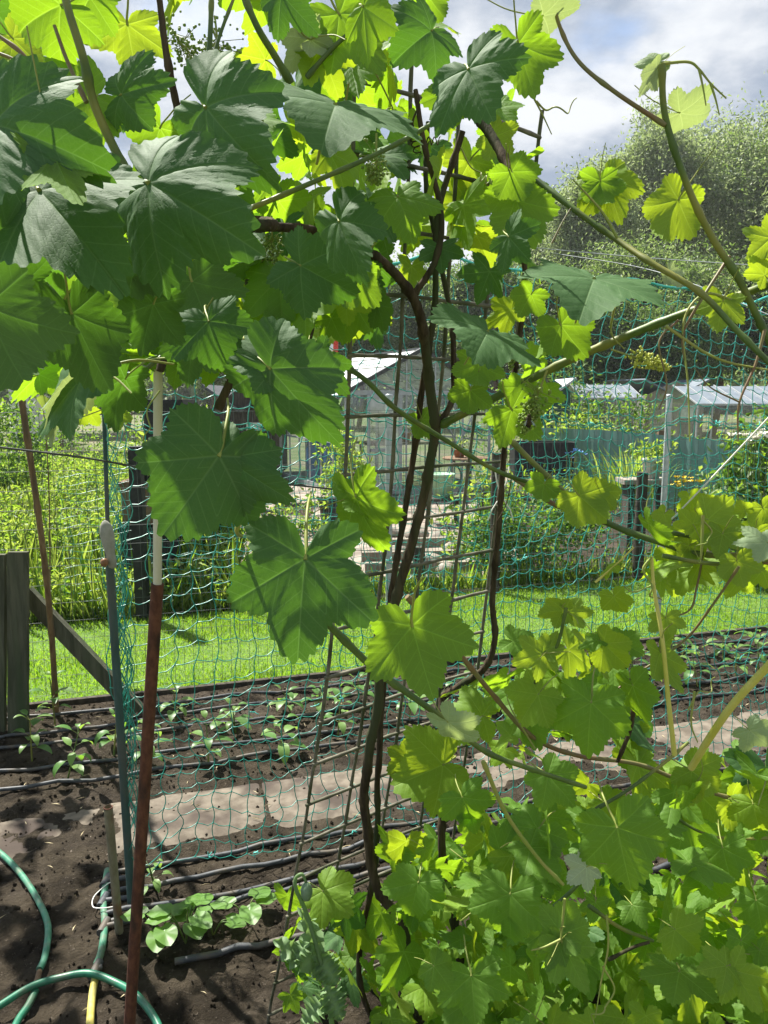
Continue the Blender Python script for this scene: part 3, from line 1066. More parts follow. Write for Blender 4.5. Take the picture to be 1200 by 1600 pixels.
# the crowded middle of the canopy, seen between the big leaves
mass(vineA, mbA, (40, 130, 640, 560), (1.1, 2.1), 190, .072, (.30, .45, .25, 0), max(0, 98 - len(LA)), .35, .6,
     lambda x, y: y > 480 - x * .9 and y < 600 - .12 * x and not (x > 560 and 330 < y) and not (x > 470 and y < 200))
mass(vineA, mbA, (230, 330, 590, 520), (1.15, 1.7), 42, .075, (.5, .42, .08, 0), 0, .5, .5)
mass(vineA, mbA, (480, 0, 700, 130), (1.0, 1.5), 14, .06, (.3, .5, .2, 0), 0, .5, .5)
mass(vineA, mbA, (570, 150, 800, 440), (1.3, 1.75), 34, .075, (.15, .45, .4, 0), 0, .3, .5, lambda x, y: abs(x - 690) < 110 and (y < 330 or x > 640))
mass(vineA, mbA, (760, 250, 850, 620), (1.4, 1.8), 14, .06, (.1, .6, .3, 0), 0, .3, .5)
mass(vineA, mbA, (-120, -200, 640, -20), (.9, 1.6), 18, .09, (.25, .45, .3, 0), 0, .35, .6)
# the rest of the canopy, up and to the left of the frame, that shades the near ground
for i in range(520):
    J = np.array([R.uniform(-3.6, -.55), R.uniform(1.6, 4.1), R.uniform(2.15, 2.75)])
    Zc = (J - CO) @ CF
    px, py = 600 + FPX * ((J - CO) @ CR) / Zc, 800 - FPX * ((J - CO) @ CU) / Zc
    if px > -70 and py > -70:
        continue
    x, y, nn = rand_leaf_axes(.1, .9)
    add_low(mbA, J, x, y, nn, R.uniform(.07, .13), int(R.integers(0, 8)), int(R.integers(0, 2)))
o = mbA.obj('foliage', LEAFM, vineA)
o['kind'] = 'stuff'
for e in [(272, 52, 1.02, .10, .034, 320, 'bud', (.55, 0, -.75)), (340, 62, 1.05, .07, .04, 260, 'bud', (.1, 0, -1)), (425, 370, 1.15, .075, .022, 200, 'bud'), (400, 145, 1.05, .05, .02, 140, 'bud'),
          (588, 245, 1.05, .035, .026, 160, 'bud'), (190, 372, .95, .05, .026, 160, 'bud'), (585, 40, 1.05, .035, .014, 90, 'ybud'), (842, 612, 1.02, .055, .03, 220, 'bud', (-.35, 0, -1)),
          (985, 556, 1.12, .06, .018, 170, 'ybud', (.95, 0, -.3)), (800, 520, 1.5, .07, .014, 120, 'bud')]:
    cluster_px(vineA, *e)
for e in [([(1034, 100, .93), (1075, 97, .93), (1092, 108, .93), (1110, 130, .93), (1135, 154, .93)], .0016), ([(1092, 108, .93), (1098, 135, .93), (1103, 165, .93)], .0013), ([(1110, 130, .93), (1118, 155, .93), (1124, 180, .93)], .0013),
          ([(835, 155, .9), (848, 180, .9), (862, 210, .9)], .0010), ([(838, 158, .9), (852, 172, .9), (864, 168, .9)], .0010, 1),
          ([(1150, 470, 1.0), (1100, 460, 1.0), (1068, 505, 1.0), (1075, 600, 1.0), (1078, 690, 1.0)], .0016), ([(1195, 515, 1.0), (1180, 570, 1.0), (1155, 630, 1.0), (1153, 690, 1.0)], .0018, 0, 'redcane'),
          ([(1155, 628, 1.0), (1110, 605, 1.0), (1085, 575, 1.0)], .0010, 0, 'redcane'), ([(1140, 400, 1.0), (1095, 470, 1.0), (1068, 520, 1.0), (1068, 560, 1.0)], .0019, 0, 'redcane'), ([(1060, 500, 1.0), (1030, 535, 1.0), (1042, 600, 1.0), (1030, 640, 1.0)], .0013, 0, 'redcane'),
          ([(965, 372, 1.02), (940, 330, 1.02), (895, 280, 1.02)], .0018), ([(862, 380, 1.05), (880, 345, 1.05), (892, 325, 1.05)], .0012, 0, 'redcane'),
          ([(545, 130, 1.0), (535, 190, 1.05), (525, 240, 1.1)], .0012), ([(580, 100, 1.0), (600, 140, 1.05), (612, 165, 1.1)], .001, 2), ([(720, 230, 1.3), (735, 260, 1.3), (752, 270, 1.3)], .0011, 3),
          ([(655, 165, 1.3), (645, 190, 1.3), (650, 210, 1.3)], .0014, 3, 'bark'), ([(630, 190, 1.3), (640, 215, 1.3), (660, 215, 1.3)], .0013, 3, 'bark'), ([(800, 742, 1.6), (790, 790, 1.6), (765, 830, 1.6)], .0011, 0, 'bark'),
          ([(250, 610, 1.0), (230, 640, 1.0), (235, 668, 1.0)], .0009, 1), ([(215, 600, 1.0), (195, 625, 1.0), (120, 655, 1.0)], .0011), ([(960, 480, 1.0), (955, 520, 1.05), (975, 545, 1.1)], .0014), ([(1040, 510, 1.0), (1120, 560, 1.0), (1210, 580, 1.0)], .0018),
          ([(480, 640, .8), (500, 610, .85), (522, 575, .9)], .0015), ([(380, 800, .7), (370, 830, .7), (378, 838, .75)], .0022), ([(650, 1000, .87), (625, 1030, .88), (590, 1050, .9)], .0018)]:
    tendril_px(vineA, *e)

# bumblebee on the hanging flower cluster
bee_at = P(826, 660, 1.0)
bee = empty('bumblebee', bee_at, 'small dark bumblebee clinging to the green flower cluster below the cane', 'bumblebee')
mb = MB()
prof = [(.0002, -.0075), (.0026, -.006), (.0042, -.003), (.0044, 0), (.0032, .0022), (.0038, .0040), (.0036, .006), (.0022, .0075), (.0026, .0086), (.0019, .0100), (.0002, .0108)]
lathe(mb, prof, bee_at, 14)
for sx in (-1, 1):
    for k in range(3):
        b = bee_at + np.array([sx * .003, .001, .002 + k * .0018])
        tube(mb, [b, b + np.array([sx * .003, .002, .001 * (k - 1)]), b + np.array([sx * .0035, .0045, .002 * (k - 1)])], [.0005, .0004, .0003], 4)
mb.obj('body', surf('bee_fur', (.012, .010, .008), (.05, .035, .012), .95, 300, bump=.6, bdist=.0004), bee)
for sx in (-1, 1):
    mb = MB()
    b = bee_at + np.array([sx * .002, -.0035, .004])
    q = [b, b + np.array([sx * .0035, -.0015, -.002]), b + np.array([sx * .0055, -.002, -.007]), b + np.array([sx * .003, -.0015, -.0085])]
    mb.add(q + [p_ + np.array([0, -.0002, 0]) for p_ in q], BOXF, 0, False)
    mb.obj('wing', M['glass'], bee)

# ------------------------------------------------------------------ the bushy young vine lower right
bB = P(720, 1560, 2.0)
bB[2] = 0
vineB = empty('grapevine', bB, 'bushy bright green grapevine filling the ground right of the wire trellis', 'grapevine')
cane_px(vineB, [(728, 1600, 2.0), (715, 1470, 1.9), (698, 1380, 1.86), (690, 1300, 1.84), (694, 1200, 1.86), (690, 1090, 1.9)], .011, .008, 'bark', 'trunk', wob=.004)
cane_px(vineB, [(830, 1620, 2.0), (842, 1500, 1.9), (830, 1400, 1.85)], .008, .006, 'bark')
cane_px(vineB, [(465, 925, .88), (520, 982, .92), (585, 1045, .94), (640, 1085, .95), (700, 1128, .97), (760, 1175, 1.0), (840, 1205, 1.05), (915, 1230, 1.1)], .0050, .0030)
cane_px(vineB, [(755, 1190, 1.0), (790, 1270, 1.05), (840, 1340, 1.1), (880, 1382, 1.12)], .0030, .0024, 'tendril')
cane_px(vineB, [(636, 932, 1.2), (700, 1000, 1.24), (770, 1085, 1.3), (830, 1150, 1.33), (900, 1180, 1.36), (1000, 1195, 1.4), (1100, 1235, 1.42), (1215, 1265, 1.45)], .0044, .0036, 'redcane')
cane_px(vineB, [(800, 690, 1.4), (840, 730, 1.38), (900, 785, 1.36), (960, 822, 1.34), (1040, 850, 1.32), (1100, 866, 1.3), (1220, 872, 1.28)], .0052, .0060)
cane_px(vineB, [(800, 745, 1.45), (870, 790, 1.42), (940, 815, 1.4), (1000, 838, 1.38), (1090, 862, 1.34), (1210, 880, 1.3)], .0040, .0048, 'redcane')
cane_px(vineB, [(1048, 832, 1.3), (1110, 845, 1.29), (1170, 862, 1.28)], .0036, .003)
cane_px(vineB, [(1035, 868, 1.25), (1090, 878, 1.24), (1150, 882, 1.24), (1215, 872, 1.22)], .0034, .0034)
cane_px(vineB, [(1155, 885, 1.2), (1110, 950, 1.24), (1070, 1000, 1.28), (1000, 1050, 1.3), (960, 1080, 1.3)], .0022, .0016, 'redcane')
cane_px(vineB, [(1100, 860, 1.3), (1088, 920, 1.3), (1075, 955, 1.3), (1020, 970, 1.3)], .0022, .0014, 'redcane')
cane_px(vineB, [(885, 950, 1.2), (870, 1010, 1.22), (840, 1060, 1.25), (815, 1110, 1.3)], .0026, .0030)
cane_px(vineB, [(990, 1105, 1.3), (985, 1140, 1.32), (965, 1190, 1.35)], .0035, .0035, 'bark')
cane_px(vineB, [(1210, 1310, 1.5), (1120, 1308, 1.5), (1060, 1280, 1.5), (1020, 1240, 1.5)], .0030, .0026)
cane_px(vineB, [(930, 1265, 1.2), (980, 1235, 1.22), (1040, 1190, 1.25), (1075, 1160, 1.28)], .0028, .0026)
cane_px(vineB, [(850, 1430, 1.2), (890, 1395, 1.2), (918, 1365, 1.2)], .0036, .0028)
cane_px(vineB, [(920, 1415, 1.25), (970, 1450, 1.27), (1020, 1470, 1.3)], .0034, .0030)
cane_px(vineB, [(950, 1500, 1.4), (990, 1480, 1.4), (1015, 1472, 1.4)], .003, .0026, 'bark')
cane_px(vineB, [(1054, 1180, 1.15), (1045, 1100, 1.15), (1035, 1000, 1.16), (1022, 920, 1.17), (1018, 870, 1.18)], .0040, .0026, 'yshoot', nodes=False)
cane_px(vineB, [(1080, 1200, 1.12), (1112, 1148, 1.05), (1150, 1095, 1.0), (1215, 1025, .95)], .0050, .0050, 'yshoot', nodes=False)
cane_px(vineB, [(930, 910, 1.2), (965, 880, 1.2), (990, 855, 1.2)], .0018, .0014, 'yshoot')
LB = [
    (885, 955, 838, 952, 1.22, .02, 150, 'y', 2, .8), (885, 955, 930, 960, 1.22, .02, 165, 'y', 3, .7), (853, 1020, 798, 1036, 1.22, 0, 172, 'y', 5, 1.0), (853, 1020, 875, 985, 1.22, .01, 172, 'y', 3, .8),
    (938, 1000, 988, 1050, 1.22, -.01, 10, 'y', 4, .75), (938, 1000, 905, 1010, 1.22, -.01, 20, 'm', 5, .6), (958, 928, 972, 962, 1.2, 0, 30, 'y', 0, 1.1), (962, 884, 930, 894, 1.2, .02, 60, 'y', 1, .8),
    (1040, 962, 1046, 1002, 1.18, 0, 165, 'y', 3, 1.2), (1030, 1012, 1052, 1088, 1.17, 0, 150, 'y', 7, .6), (986, 1064, 1014, 1132, 1.28, -.01, 24, 'm', 8, .7), (925, 1088, 912, 1186, 1.22, -.02, 5, 'm', 1, 1.0), (845, 1080, 805, 1130, 1.25, 0, 12, 'y', 0, 1.0),
    (1168, 1138, 1202, 1170, 1.1, -.01, 10, 'p', 1, 1.2), (1205, 848, 1142, 850, 1.1, 0, 40, 'p', 3, .9), (852, 752, 840, 790, 1.35, 0, 165, 'm', 2, 1.1), (900, 770, 950, 812, 1.32, 0, 170, 'y', 0, .95), (935, 765, 960, 800, 1.33, 0, 170, 'y', 4, .9),
    (1085, 822, 1060, 792, 1.25, 0, 170, 'y', 3, 1.0), (1100, 810, 1160, 830, 1.26, 0, 170, 'y', 0, 1.0), (1040, 800, 1018, 830, 1.25, 0, 165, 'y', 6, .7), (1010, 812, 1048, 870, 1.2, -.01, 60, 'm', 2, .5), (1150, 872, 1162, 918, 1.22, 0, 165, 'y', 1, 1.1),
    (1130, 830, 1120, 875, 1.24, 0, 168, 'y', 5, 1.1), (1180, 830, 1190, 870, 1.25, 0, 168, 'y', 2, 1.1), (1080, 850, 1050, 880, 1.3, 0, 160, 'y', 7, 1.0), (1110, 790, 1090, 770, 1.3, 0, 160, 'y', 8, 1.0), (1190, 790, 1210, 830, 1.3, 0, 165, 'y', 4), (1165, 800, 1150, 780, 1.3, 0, 165, 'y', 1),
    (960, 1282, 1002, 1390, 1.12, -.02, 6, 'm', 8, 1.1), (920, 1352, 882, 1380, 1.14, .0, 160, 'p', 3, 1.1), (876, 1468, 912, 1545, 1.12, 0, 170, 'm', 5, .8), (876, 1468, 850, 1520, 1.12, 0, 170, 'm', 3, .7), (876, 1466, 890, 1400, 1.12, .01, 170, 'm', 0, .9), (1050, 1448, 1098, 1490, 1.2, -.03, 0, 'y', 2, 1.1),
    (1062, 1512, 1056, 1575, 1.2, -.05, 0, 'm', 3, 1.3), (1140, 1508, 1192, 1585, 1.15, -.03, -8, 'y', 5, .9), (1140, 1508, 1088, 1520, 1.15, -.02, 5, 'y', 3, .8), (798, 1388, 790, 1475, 1.3, -.02, 10, 'm', 0, 1.1), (735, 1515, 748, 1610, 1.35, -.03, 4, 'm', 3, 1.15), (655, 1372, 640, 1440, 1.55, -.02, 8, 'm', 4, 1.2),
    (500, 1388, 548, 1432, 1.75, -.04, 0, 'y', 1, 1.1), (700, 1192, 618, 1222, 1.7, -.06, 0, 'y', 0, 1.0), (720, 1240, 744, 1296, 1.5, -.02, 14, 'm', 2, 1.2), (1128, 1318, 1140, 1385, 1.4, -.02, 8, 'm', 1, 1.1), (850, 1205, 905, 1262, 1.2, -.02, -10, 'm', 6, .9), (760, 1120, 690, 1105, 1.6, 0, 20, 'y', 1, 1.0),
    (1075, 1200, 1130, 1240, 1.3, -.02, 0, 'y', 4, 1.1), (845, 1290, 800, 1350, 1.4, -.02, 12, 'm', 8, 1.1), (1180, 1400, 1195, 1470, 1.35, -.02, 4, 'm', 7, 1.1), (985, 1410, 1010, 1450, 1.35, -.03, 0, 'm', 5, 1.0), (1175, 1250, 1190, 1310, 1.4, -.02, 8, 'y', 2, 1.1), (640, 1180, 600, 1210, 1.75, -.02, 160, 'y', 3),
]
for e in LB:
    e = list(e)
    jx, jy, tx, ty = e[:4]
    e[:4] = [jx + .1 * (tx - jx), jy + .1 * (ty - jy), jx + .95 * (tx - jx), jy + .95 * (ty - jy)]
    leaf_px(vineB, *e)
mbB = MB()
keepB = lambda x, y: (x - 610) > (1420 - y) * .28 and y > 1310 - .28 * (x - 600) and not (y < 1185 and 930 < x < 1130 and R.uniform() < .85) and not (x > 1000 and y < 1260 and R.uniform() < .5)
mass(vineB, mbB, (590, 1130, 1230, 1640), (1.25, 1.75), 100, .060, (.0, .74, .24, .02), 99 - len(LB), .35, .95, keepB)
mass(vineB, mbB, (590, 1150, 1260, 1680), (1.55, 2.3), 215, .070, (.0, .76, .24, 0), 0, .3, 1.1, keepB)
mass(vineB, mbB, (960, 1190, 1260, 1680), (1.5, 2.1), 80, .092, (.06, .74, .2, 0), 0, .4, .8)
mass(vineB, mbB, (620, 1290, 1000, 1680), (1.65, 2.2), 80, .088, (.12, .72, .16, 0), 0, .4, .8)
mass(vineB, mbB, (440, 1370, 620, 1640), (1.75, 2.1), 26, .07, (.35, .5, .15, 0), 0, .45, .8)
mass(vineB, mbB, (790, 1000, 1000, 1180), (1.3, 1.7), 30, .065, (.05, .5, .45, 0), 0, .4, .7)
mass(vineB, mbB, (1010, 775, 1260, 900), (1.3, 1.6), 30, .055, (0, .25, .75, 0), 0, .3, .5)
mass(vineB, mbB, (700, 1040, 840, 1180), (1.7, 2.0), 16, .06, (0, .4, .6, 0), 0, .3, .6)
o = mbB.obj('foliage', LEAFM, vineB)
o['kind'] = 'stuff'
for e in [([(948, 1430, 1.1), (950, 1480, 1.1), (940, 1530, 1.1), (930, 1590, 1.1)], .0014), ([(942, 1510, 1.1), (960, 1545, 1.1), (945, 1575, 1.1)], .0012, 1), ([(882, 1404, 1.1), (878, 1450, 1.1), (876, 1468, 1.1)], .0018), ([(876, 1468, 1.1), (850, 1480, 1.1), (830, 1485, 1.1)], .0016),
          ([(1018, 870, 1.17), (1005, 890, 1.17), (1018, 912, 1.17)], .0016, 1), ([(1098, 805, 1.2), (1096, 860, 1.2), (1093, 880, 1.2)], .0022), ([(1025, 912, 1.17), (990, 925, 1.17), (975, 915, 1.17)], .0011), ([(1085, 1080, 1.1), (1080, 1130, 1.1), (1090, 1160, 1.1)], .0015),
          ([(1075, 1110, 1.1), (1088, 1085, 1.1), (1093, 1080, 1.1)], .001, 1), ([(836, 1170, 1.3), (800, 1110, 1.3), (790, 1080, 1.3)], .0013), ([(1100, 815, 1.2), (1112, 830, 1.2), (1105, 845, 1.2)], .0011, 1)]:
    tendril_px(vineB, *e)
# ------------------------------------------------------------------ welded wire trellis panel, leaning
tl, tr = P(552, 100, 1.25), P(838, 196, 1.55)
bl, br = P(424, 1640, 2.0), P(676, 1500, 2.3)
bl[2] = .0
br[2] = .0


def panel(s, q):
    q = np.asarray(q, float)
    s = np.asarray(s, float)
    a = tl[None] * (1 - s)[:, None] + tr[None] * s[:, None]
    b = bl[None] * (1 - s)[:, None] + br[None] * s[:, None]
    p = a * (1 - q)[:, None] + b * q[:, None]
    n_ = np.array([.5, -.8, .2])
    p[:, 0] += .052 * np.sin(np.pi * np.clip(q, 0, 1)) * (1 - .35 * s)
    return p + (.018 * np.sin(s * 2.5 + q * 5))[:, None] * n_


trel = empty('wire_trellis', (bl + br) / 2, 'weathered welded wire grid panel leaning behind the twisted vine stems', 'trellis')
ks = 5
for j in range(ks):
    q = np.linspace(-.01, 1, 60)
    s = np.full(60, j / (ks - 1))
    p = panel(s, q)
    p = p + .003 * np.array([[pnoise(Vector(x * 6)), 0, pnoise(Vector(x * 6 + 5))] for x in p])
    mb = MB()
    tube(mb, p, .0043 * (1 + .15 * R.uniform(-1, 1, 60)), 6)
    mb.obj('upright_wire', M['wire'], trel)
qs = np.linspace(.012, .985, 20)
for i, q in enumerate(qs):
    s = np.linspace(-.012, 1.012, 26)
    p = panel(s, np.full(26, q)) + np.array([0, -.0055, 0])
    p = p + .003 * np.array([[0, 0, pnoise(Vector(x * 7 + i))] for x in p])
    mb = MB()
    tube(mb, p, .0040 * (1 + .2 * R.uniform(-1, 1, 26)), 6)
    mb.obj('cross_wire', M['wire'], trel)
# string tie at the upright
mb = MB()
c = P(783, 775, 1.72)
for a in ((-1, -1), (1, -1), (-.5, 1), (.6, 1.2)):
    tube(mb, [c, c + np.array([a[0] * .02, -.005, a[1] * .03]), c + np.array([a[0] * .028, 0, a[1] * .055])], .0016, 5)
ball(mb, c, .006)
tag(mb.obj('string_tie', M['twine']), 'knotted pale string tying a vine stem to the trellis edge', 'string')

# ------------------------------------------------------------------ poles and stakes
# brown pole with a cream upper half
pb_, pt_ = P(200, 1640, 1.62), P(246, 912, 1.38)
pc_ = P(247, 560, 1.28)
pole = empty('garden_pole', pb_ * [1, 1, 0], 'thick upright pole, rusty brown below and cream above, nearest of the poles', 'pole')
mb = MB()
d = (pb_ - pt_)
bot = pt_ + d * (pt_[2] / -d[2]) if d[2] < 0 else pb_
S = np.linspace(bot, pt_, 30)
tube(mb, S, .0112 * np.linspace(1.05, 1, 30), 14)
mb.obj('lower_tube', M['rust'], pole)
mb = MB()
S = np.linspace(pt_ - (pc_ - pt_) * .02, pc_ + (pc_ - pt_) * .5, 20)
tube(mb, S, .0076, 14)
mb.obj('upper_tube', M['cream'], pole)

# teal net post with a worn handle bound to it
a, b = G(206, 1418), P(164, 640, 2.35)
tp = empty('net_post', a, 'teal plastic post holding the left edge of the green net', 'post')
mb = MB()
S = np.linspace(a, a + (P(170, 860, 2.33) - a), 30)
tube(mb, S, .0128, 12)
mb.obj('lower_tube', M['tealpole'], tp)
mb = MB()
S = np.linspace(P(170, 880, 2.33), P(160, 560, 2.33), 20)
tube(mb, S, .0065, 10)
mb.obj('upper_rod', M['tealpole'], tp)
mb = MB()
c = P(170, 850, 2.28)
prof = [(.001, -.075), (.012, -.07), (.014, -.045), (.013, -.03), (.019, .0), (.021, .03), (.017, .055), (.008, .068), (.001, .072)]
th = .12
A = [[math.cos(th), 0, -math.sin(th)], [0, .75, 0], [math.sin(th), 0, math.cos(th)]]
lathe(mb, prof, c, 16, axis=A)
h = tag(mb.obj('tool_handle', M['chalk']), 'worn grey tool handle slipped over the top of the teal post', 'handle')
mb = MB()
ball(mb, P(163, 879, 2.27), .012, seg=12, ring=8, sq=(1, .8, 1.1))
tag(mb.obj('snail', surf('snail_shell', (.16, .07, .03), (.24, .12, .06), .4, 90, bump=.2)), 'small round brown snail on the teal post below the grey handle', 'snail')

# bamboo cane at the left
mb = MB()
a, b = G(88, 1118), P(8, 340, 3.1)
S = np.linspace(a, b, 60)
S = S + np.array([[.02 * math.sin(i * .09), 0, 0] for i in range(60)])
r = np.full(60, .0138)
for k in range(4, 60, 8):
    r[k] *= 1.22
tube(mb, S, r, 10)
tag(mb.obj('bamboo_cane', M['bamboo']), 'tall brown bamboo cane standing left of the teal net post', 'cane')

# short hollow stake
a = G(187, 1462)
b = P(169, 1262, 2.12)
dd = (b - a) / np.linalg.norm(b - a)
st = empty('short_stake', a, 'short hollow rusty metal stake beside the foot of the teal post', 'stake')
mb = MB()
S = np.linspace(a - dd * .05, b, 14)
tube(mb, S, .0122, 14, cap=False)
S2 = np.linspace(b, b - dd * .12, 6)
tube(mb, S2, .0100, 14, cap=False)
mb.obj('tube', surf('mossy_metal', (.16, .14, .09), (.24, .22, .15), .7, 40, (1, 1, .3), .4, .001, c3=(.16, .07, .035), s3=14), st)
mb = MB()
lathe(mb, [(.0099, 0), (.0124, 0), (.0127, .002), (.0099, .002), (.0099, 0)], b, 16)
mb.obj('rim', M['rust'], st)

# ------------------------------------------------------------------ green garden net
net_a, net_b = G(208, 1392), G(1290, 1165)
nb_u = (net_b - net_a)
nlen = np.linalg.norm(nb_u)
nb_u /= nlen
nrm = np.array([nb_u[1], -nb_u[0], 0])
HT = 2.02


def netpt(u, h):
    """u metres along, h 0..1 up"""
    x = u
    sag = .05 * np.sin(u * 2.3) + .03 * np.sin(u * 5.1 + 1)
    lo = .03 + .03 * np.sin(u * 3.7) + .02 * np.sin(u * 9)
    z = lo + (HT + .03 * np.sin(u * 1.9) - lo) * h
    z = z + .018 * np.sin(u * 8 + h * 11) + .012 * np.sin(u * 17 - h * 23)
    x = x + .022 * np.sin(h * 14 + u * 3) + .012 * np.sin(h * 31 + u * 9) + .05 * np.exp(-u * 3) * np.sin(h * 9)
    dpt = sag * h * (1 - h) * 3 + .02 * np.sin(u * 6 + h * 8)
    return net_a + x[..., None] * nb_u + dpt[..., None] * nrm + z[..., None] * np.array([0, 0, 1.0])


net = empty('garden_net', (net_a + net_b) / 2, 'green teal knotted pea net stretched across the vegetable beds', 'net')
cell = .058
nu, nh = int(nlen / cell), 34
mb = MB()
ku = np.linspace(0, nlen, nu * 3 + 1)
hs = np.linspace(0, 1, nh + 1)
hs = np.sort(np.concatenate([hs, [.735, .742]]))
Lh = []
for h in hs:
    p = netpt(ku, np.full_like(ku, h))
    loc = np.abs(np.sin(np.pi * ku / (nlen / nu)))
    p[:, 2] -= .010 * loc * R.uniform(.5, 1.4, len(ku))
    Lh.append(p)
tubes_batch(mb, np.array(Lh), .0016, np.array([.1, 1, .2]), 4)
uu = np.linspace(0, nlen, nu + 1)
kh = np.linspace(0, 1, nh * 3 + 1)
Lv = []
for u in uu:
    p = netpt(np.full_like(kh, u), kh)
    loc = np.sin(np.pi * kh * nh)
    p += np.outer(loc * .007 * R.uniform(.3, 1.3), nb_u)
    Lv.append(p)
tubes_batch(mb, np.array(Lv), .0016, np.array([.1, 1, .2]), 4)
K = [netpt(np.array([u]), np.array([h]))[0] for u in uu for h in np.linspace(0, 1, nh + 1)]
balls(mb, K, .0032)
mb.obj('mesh', M['net'], net)
mb = MB()
# knots where the net is tied, small bright bows
for k in range(90):
    u, h = R.uniform(0, nlen), R.choice([0, .02, .25, .5, .735, .74, .74, .98, 1])
    c = netpt(np.array([u]), np.array([h]))[0]
    for q in range(4):
        d = rand_dirs(1)[0] * .016
        tube(mb, [c, c + d * .6 + [0, -.003, 0], c + d], .0016, 4)
mb.obj('tie_knot', M['netlite'], net).__setitem__('kind', 'stuff')
mb = MB()
tp_ = netpt(np.linspace(0, nlen, 120), np.ones(120))
tube(mb, tp_, .0045, 7)
mb.obj('top_rope', M['netlite'], net)
# loose bunched net round the teal post
mb = MB()
for k in range(22):
    h0, h1 = np.sort(R.uniform(0.02, .72, 2))
    hh = np.linspace(h0, max(h1, h0 + .15), 26)
    base = np.array([(np.array(G(206, 1418)) * (1 - min(1, q / .74)) + P(164, 655, 2.33) * min(1, q / .74)) for q in hh])
    phs = R.uniform(0, 6.3)
    rad = R.uniform(.02, .06)
    base += np.outer(np.abs(np.sin(hh * R.uniform(20, 40) + phs)) * rad, nb_u) + np.outer(np.cos(hh * 30 + phs) * .02, nrm)
    tube(mb, base, .0014, 4)
o = mb.obj('bunched_edge', M['net'], net)
o['kind'] = 'stuff'

# second net, drawn tight behind the lawn at the left and right
def flat_net(name, A, B, z0, z1, nu_, nv_, r, mat, label, cat, wav=.01):
    A, B = np.array(A), np.array(B)
    Pl = []
    for j in range(nv_ + 1):
        k = np.linspace(0, 1, nu_ * 2 + 1)
        p = A + np.outer(k, B - A)
        p[:, 2] = z0 + (z1 - z0) * j / nv_ + wav * np.sin(k * nu_ * 1.3 + j)
        Pl.append(p)
    mb = MB()
    tubes_batch(mb, np.array(Pl), r, np.array([.1, 1, .2]), 4)
    Pl = []
    for i in range(nu_ + 1):
        k = np.linspace(0, 1, nv_ * 2 + 1)
        p = np.repeat((A + (B - A) * i / nu_)[None], len(k), 0)
        p[:, 2] = z0 + (z1 - z0) * k
        p[:, :2] += np.outer(wav * np.sin(k * nv_ * 1.5 + i * .7), (B - A)[:2] / np.linalg.norm(B - A))
        Pl.append(p)
    tubes_batch(mb, np.array(Pl), r, np.array([.1, 1, .2]), 4)
    return tag(mb.obj(name, M[mat]), label, cat)


flat_net('garden_net', RW(-.6, 5.82), RW(8.5, 5.82), .03, 1.05, 150, 17, .0016, 'net', 'second green net along the far edge of the lawn', 'net', .012)

# fine wire fence along the near edge of the lawn
fl, fr = RW(-3.4, 4.3), RW(5.6, 4.3)
wf = empty('wire_fence', (fl + fr) / 2, 'fine wire mesh fence on grey steel posts along the lawn edge', 'fence')
mb = MB()
k = np.linspace(0, 1, 2)
n_ = 175
Pl = np.array([[fl + (fr - fl) * i / n_ + [0, 0, .01], fl + (fr - fl) * i / n_ + [0, 0, .8], fl + (fr - fl) * i / n_ + [0, 0, 1.52]] for i in range(n_ + 1)])
tubes_batch(mb, Pl, .0011, np.array([1, .1, 0]), 4)
zs = np.concatenate([np.linspace(.02, 1.52, 16)])
Pl = np.array([[fl + [0, -.003, z], (fl + fr) / 2 + [0, -.003, z], fr + [0, -.003, z]] for z in zs])
tubes_batch(mb, Pl, .0011, np.array([0, 0, 1]), 4)
mb.obj('mesh', surf('fence_wire', (.05, .07, .06), (.09, .11, .10), .5, 30, bump=0), wf)
for px, py in ((602, 1048), (1036, 1018), (-420, 1130)):
    b_ = G(px, py)
    u_, v_ = uv_of(b_)
    b_ = RW(u_ + (.20 if px > 900 else .07), 4.335)
    mb = MB()
    tube(mb, [b_ - [0, 0, .1], b_ + [0, 0, .8], b_ + [0, 0, 1.6]], .020, 14)
    lathe(mb, [(.0205, 0), (.0215, .003), (.020, .012), (.001, .014)], b_ + [0, 0, 1.6], 14)
    mb.obj('post', M['galv'], wf)

# weathered board fence at the left with a raking brace
bf = empty('board_fence', G(10, 1140), 'weathered grey green board fence end at the left edge', 'fence')
for x0, x1, top in ((-50, 11, 866), (15, 46, 862), (-115, -54, 858)):
    a = G((x0 + x1) / 2 - 2, 1142)
    Z = a[1] / (CF[1] - CU[1] * (top - 800) / FPX)
    b = P((x0 + x1) / 2 - 2, top, Z)
    mb = MB()
    wdt = (x1 - x0) / FPX * Z
    prof = []
    n_ = 14
    for i in range(n_ + 1):
        f = i / n_
        c = np.array([a[0] * (1 - f) + b[0] * f, a[1] + .0, -.02 + (b[2] + .02) * f])
        for sx, sy in ((-1, -1), (1, -1), (1, 1), (-1, 1)):
            prof.append(c + [sx * wdt / 2 + R.normal(0, .001), sy * .014 + R.normal(0, .001), 0])
    ii = np.arange((n_ + 1) * 4).reshape(n_ + 1, 4)
    nx = np.roll(ii, -1, 1)
    mb.add(prof, np.stack([ii[:-1], nx[:-1], nx[1:], ii[1:]], -1).reshape(-1, 4), 0, False)
    mb.add(prof[-4:], [[0, 1, 2, 3]], 0, False)
    mb.obj('board', M['oldwood'], bf)
mb = MB()
a, b = P(40, 925, 3.75), P(215, 1110, 3.9)
bar(mb, a, b, .05, .07)
mb.obj('brace', M['oldwood'], bf)

# wires and strings
def wire(name, pts, r, mat, label, cat):
    mb = MB()
    tube(mb, spline([P(*p) for p in pts], 12), r, 5)
    return tag(mb.obj(name, M[mat]), label, cat)


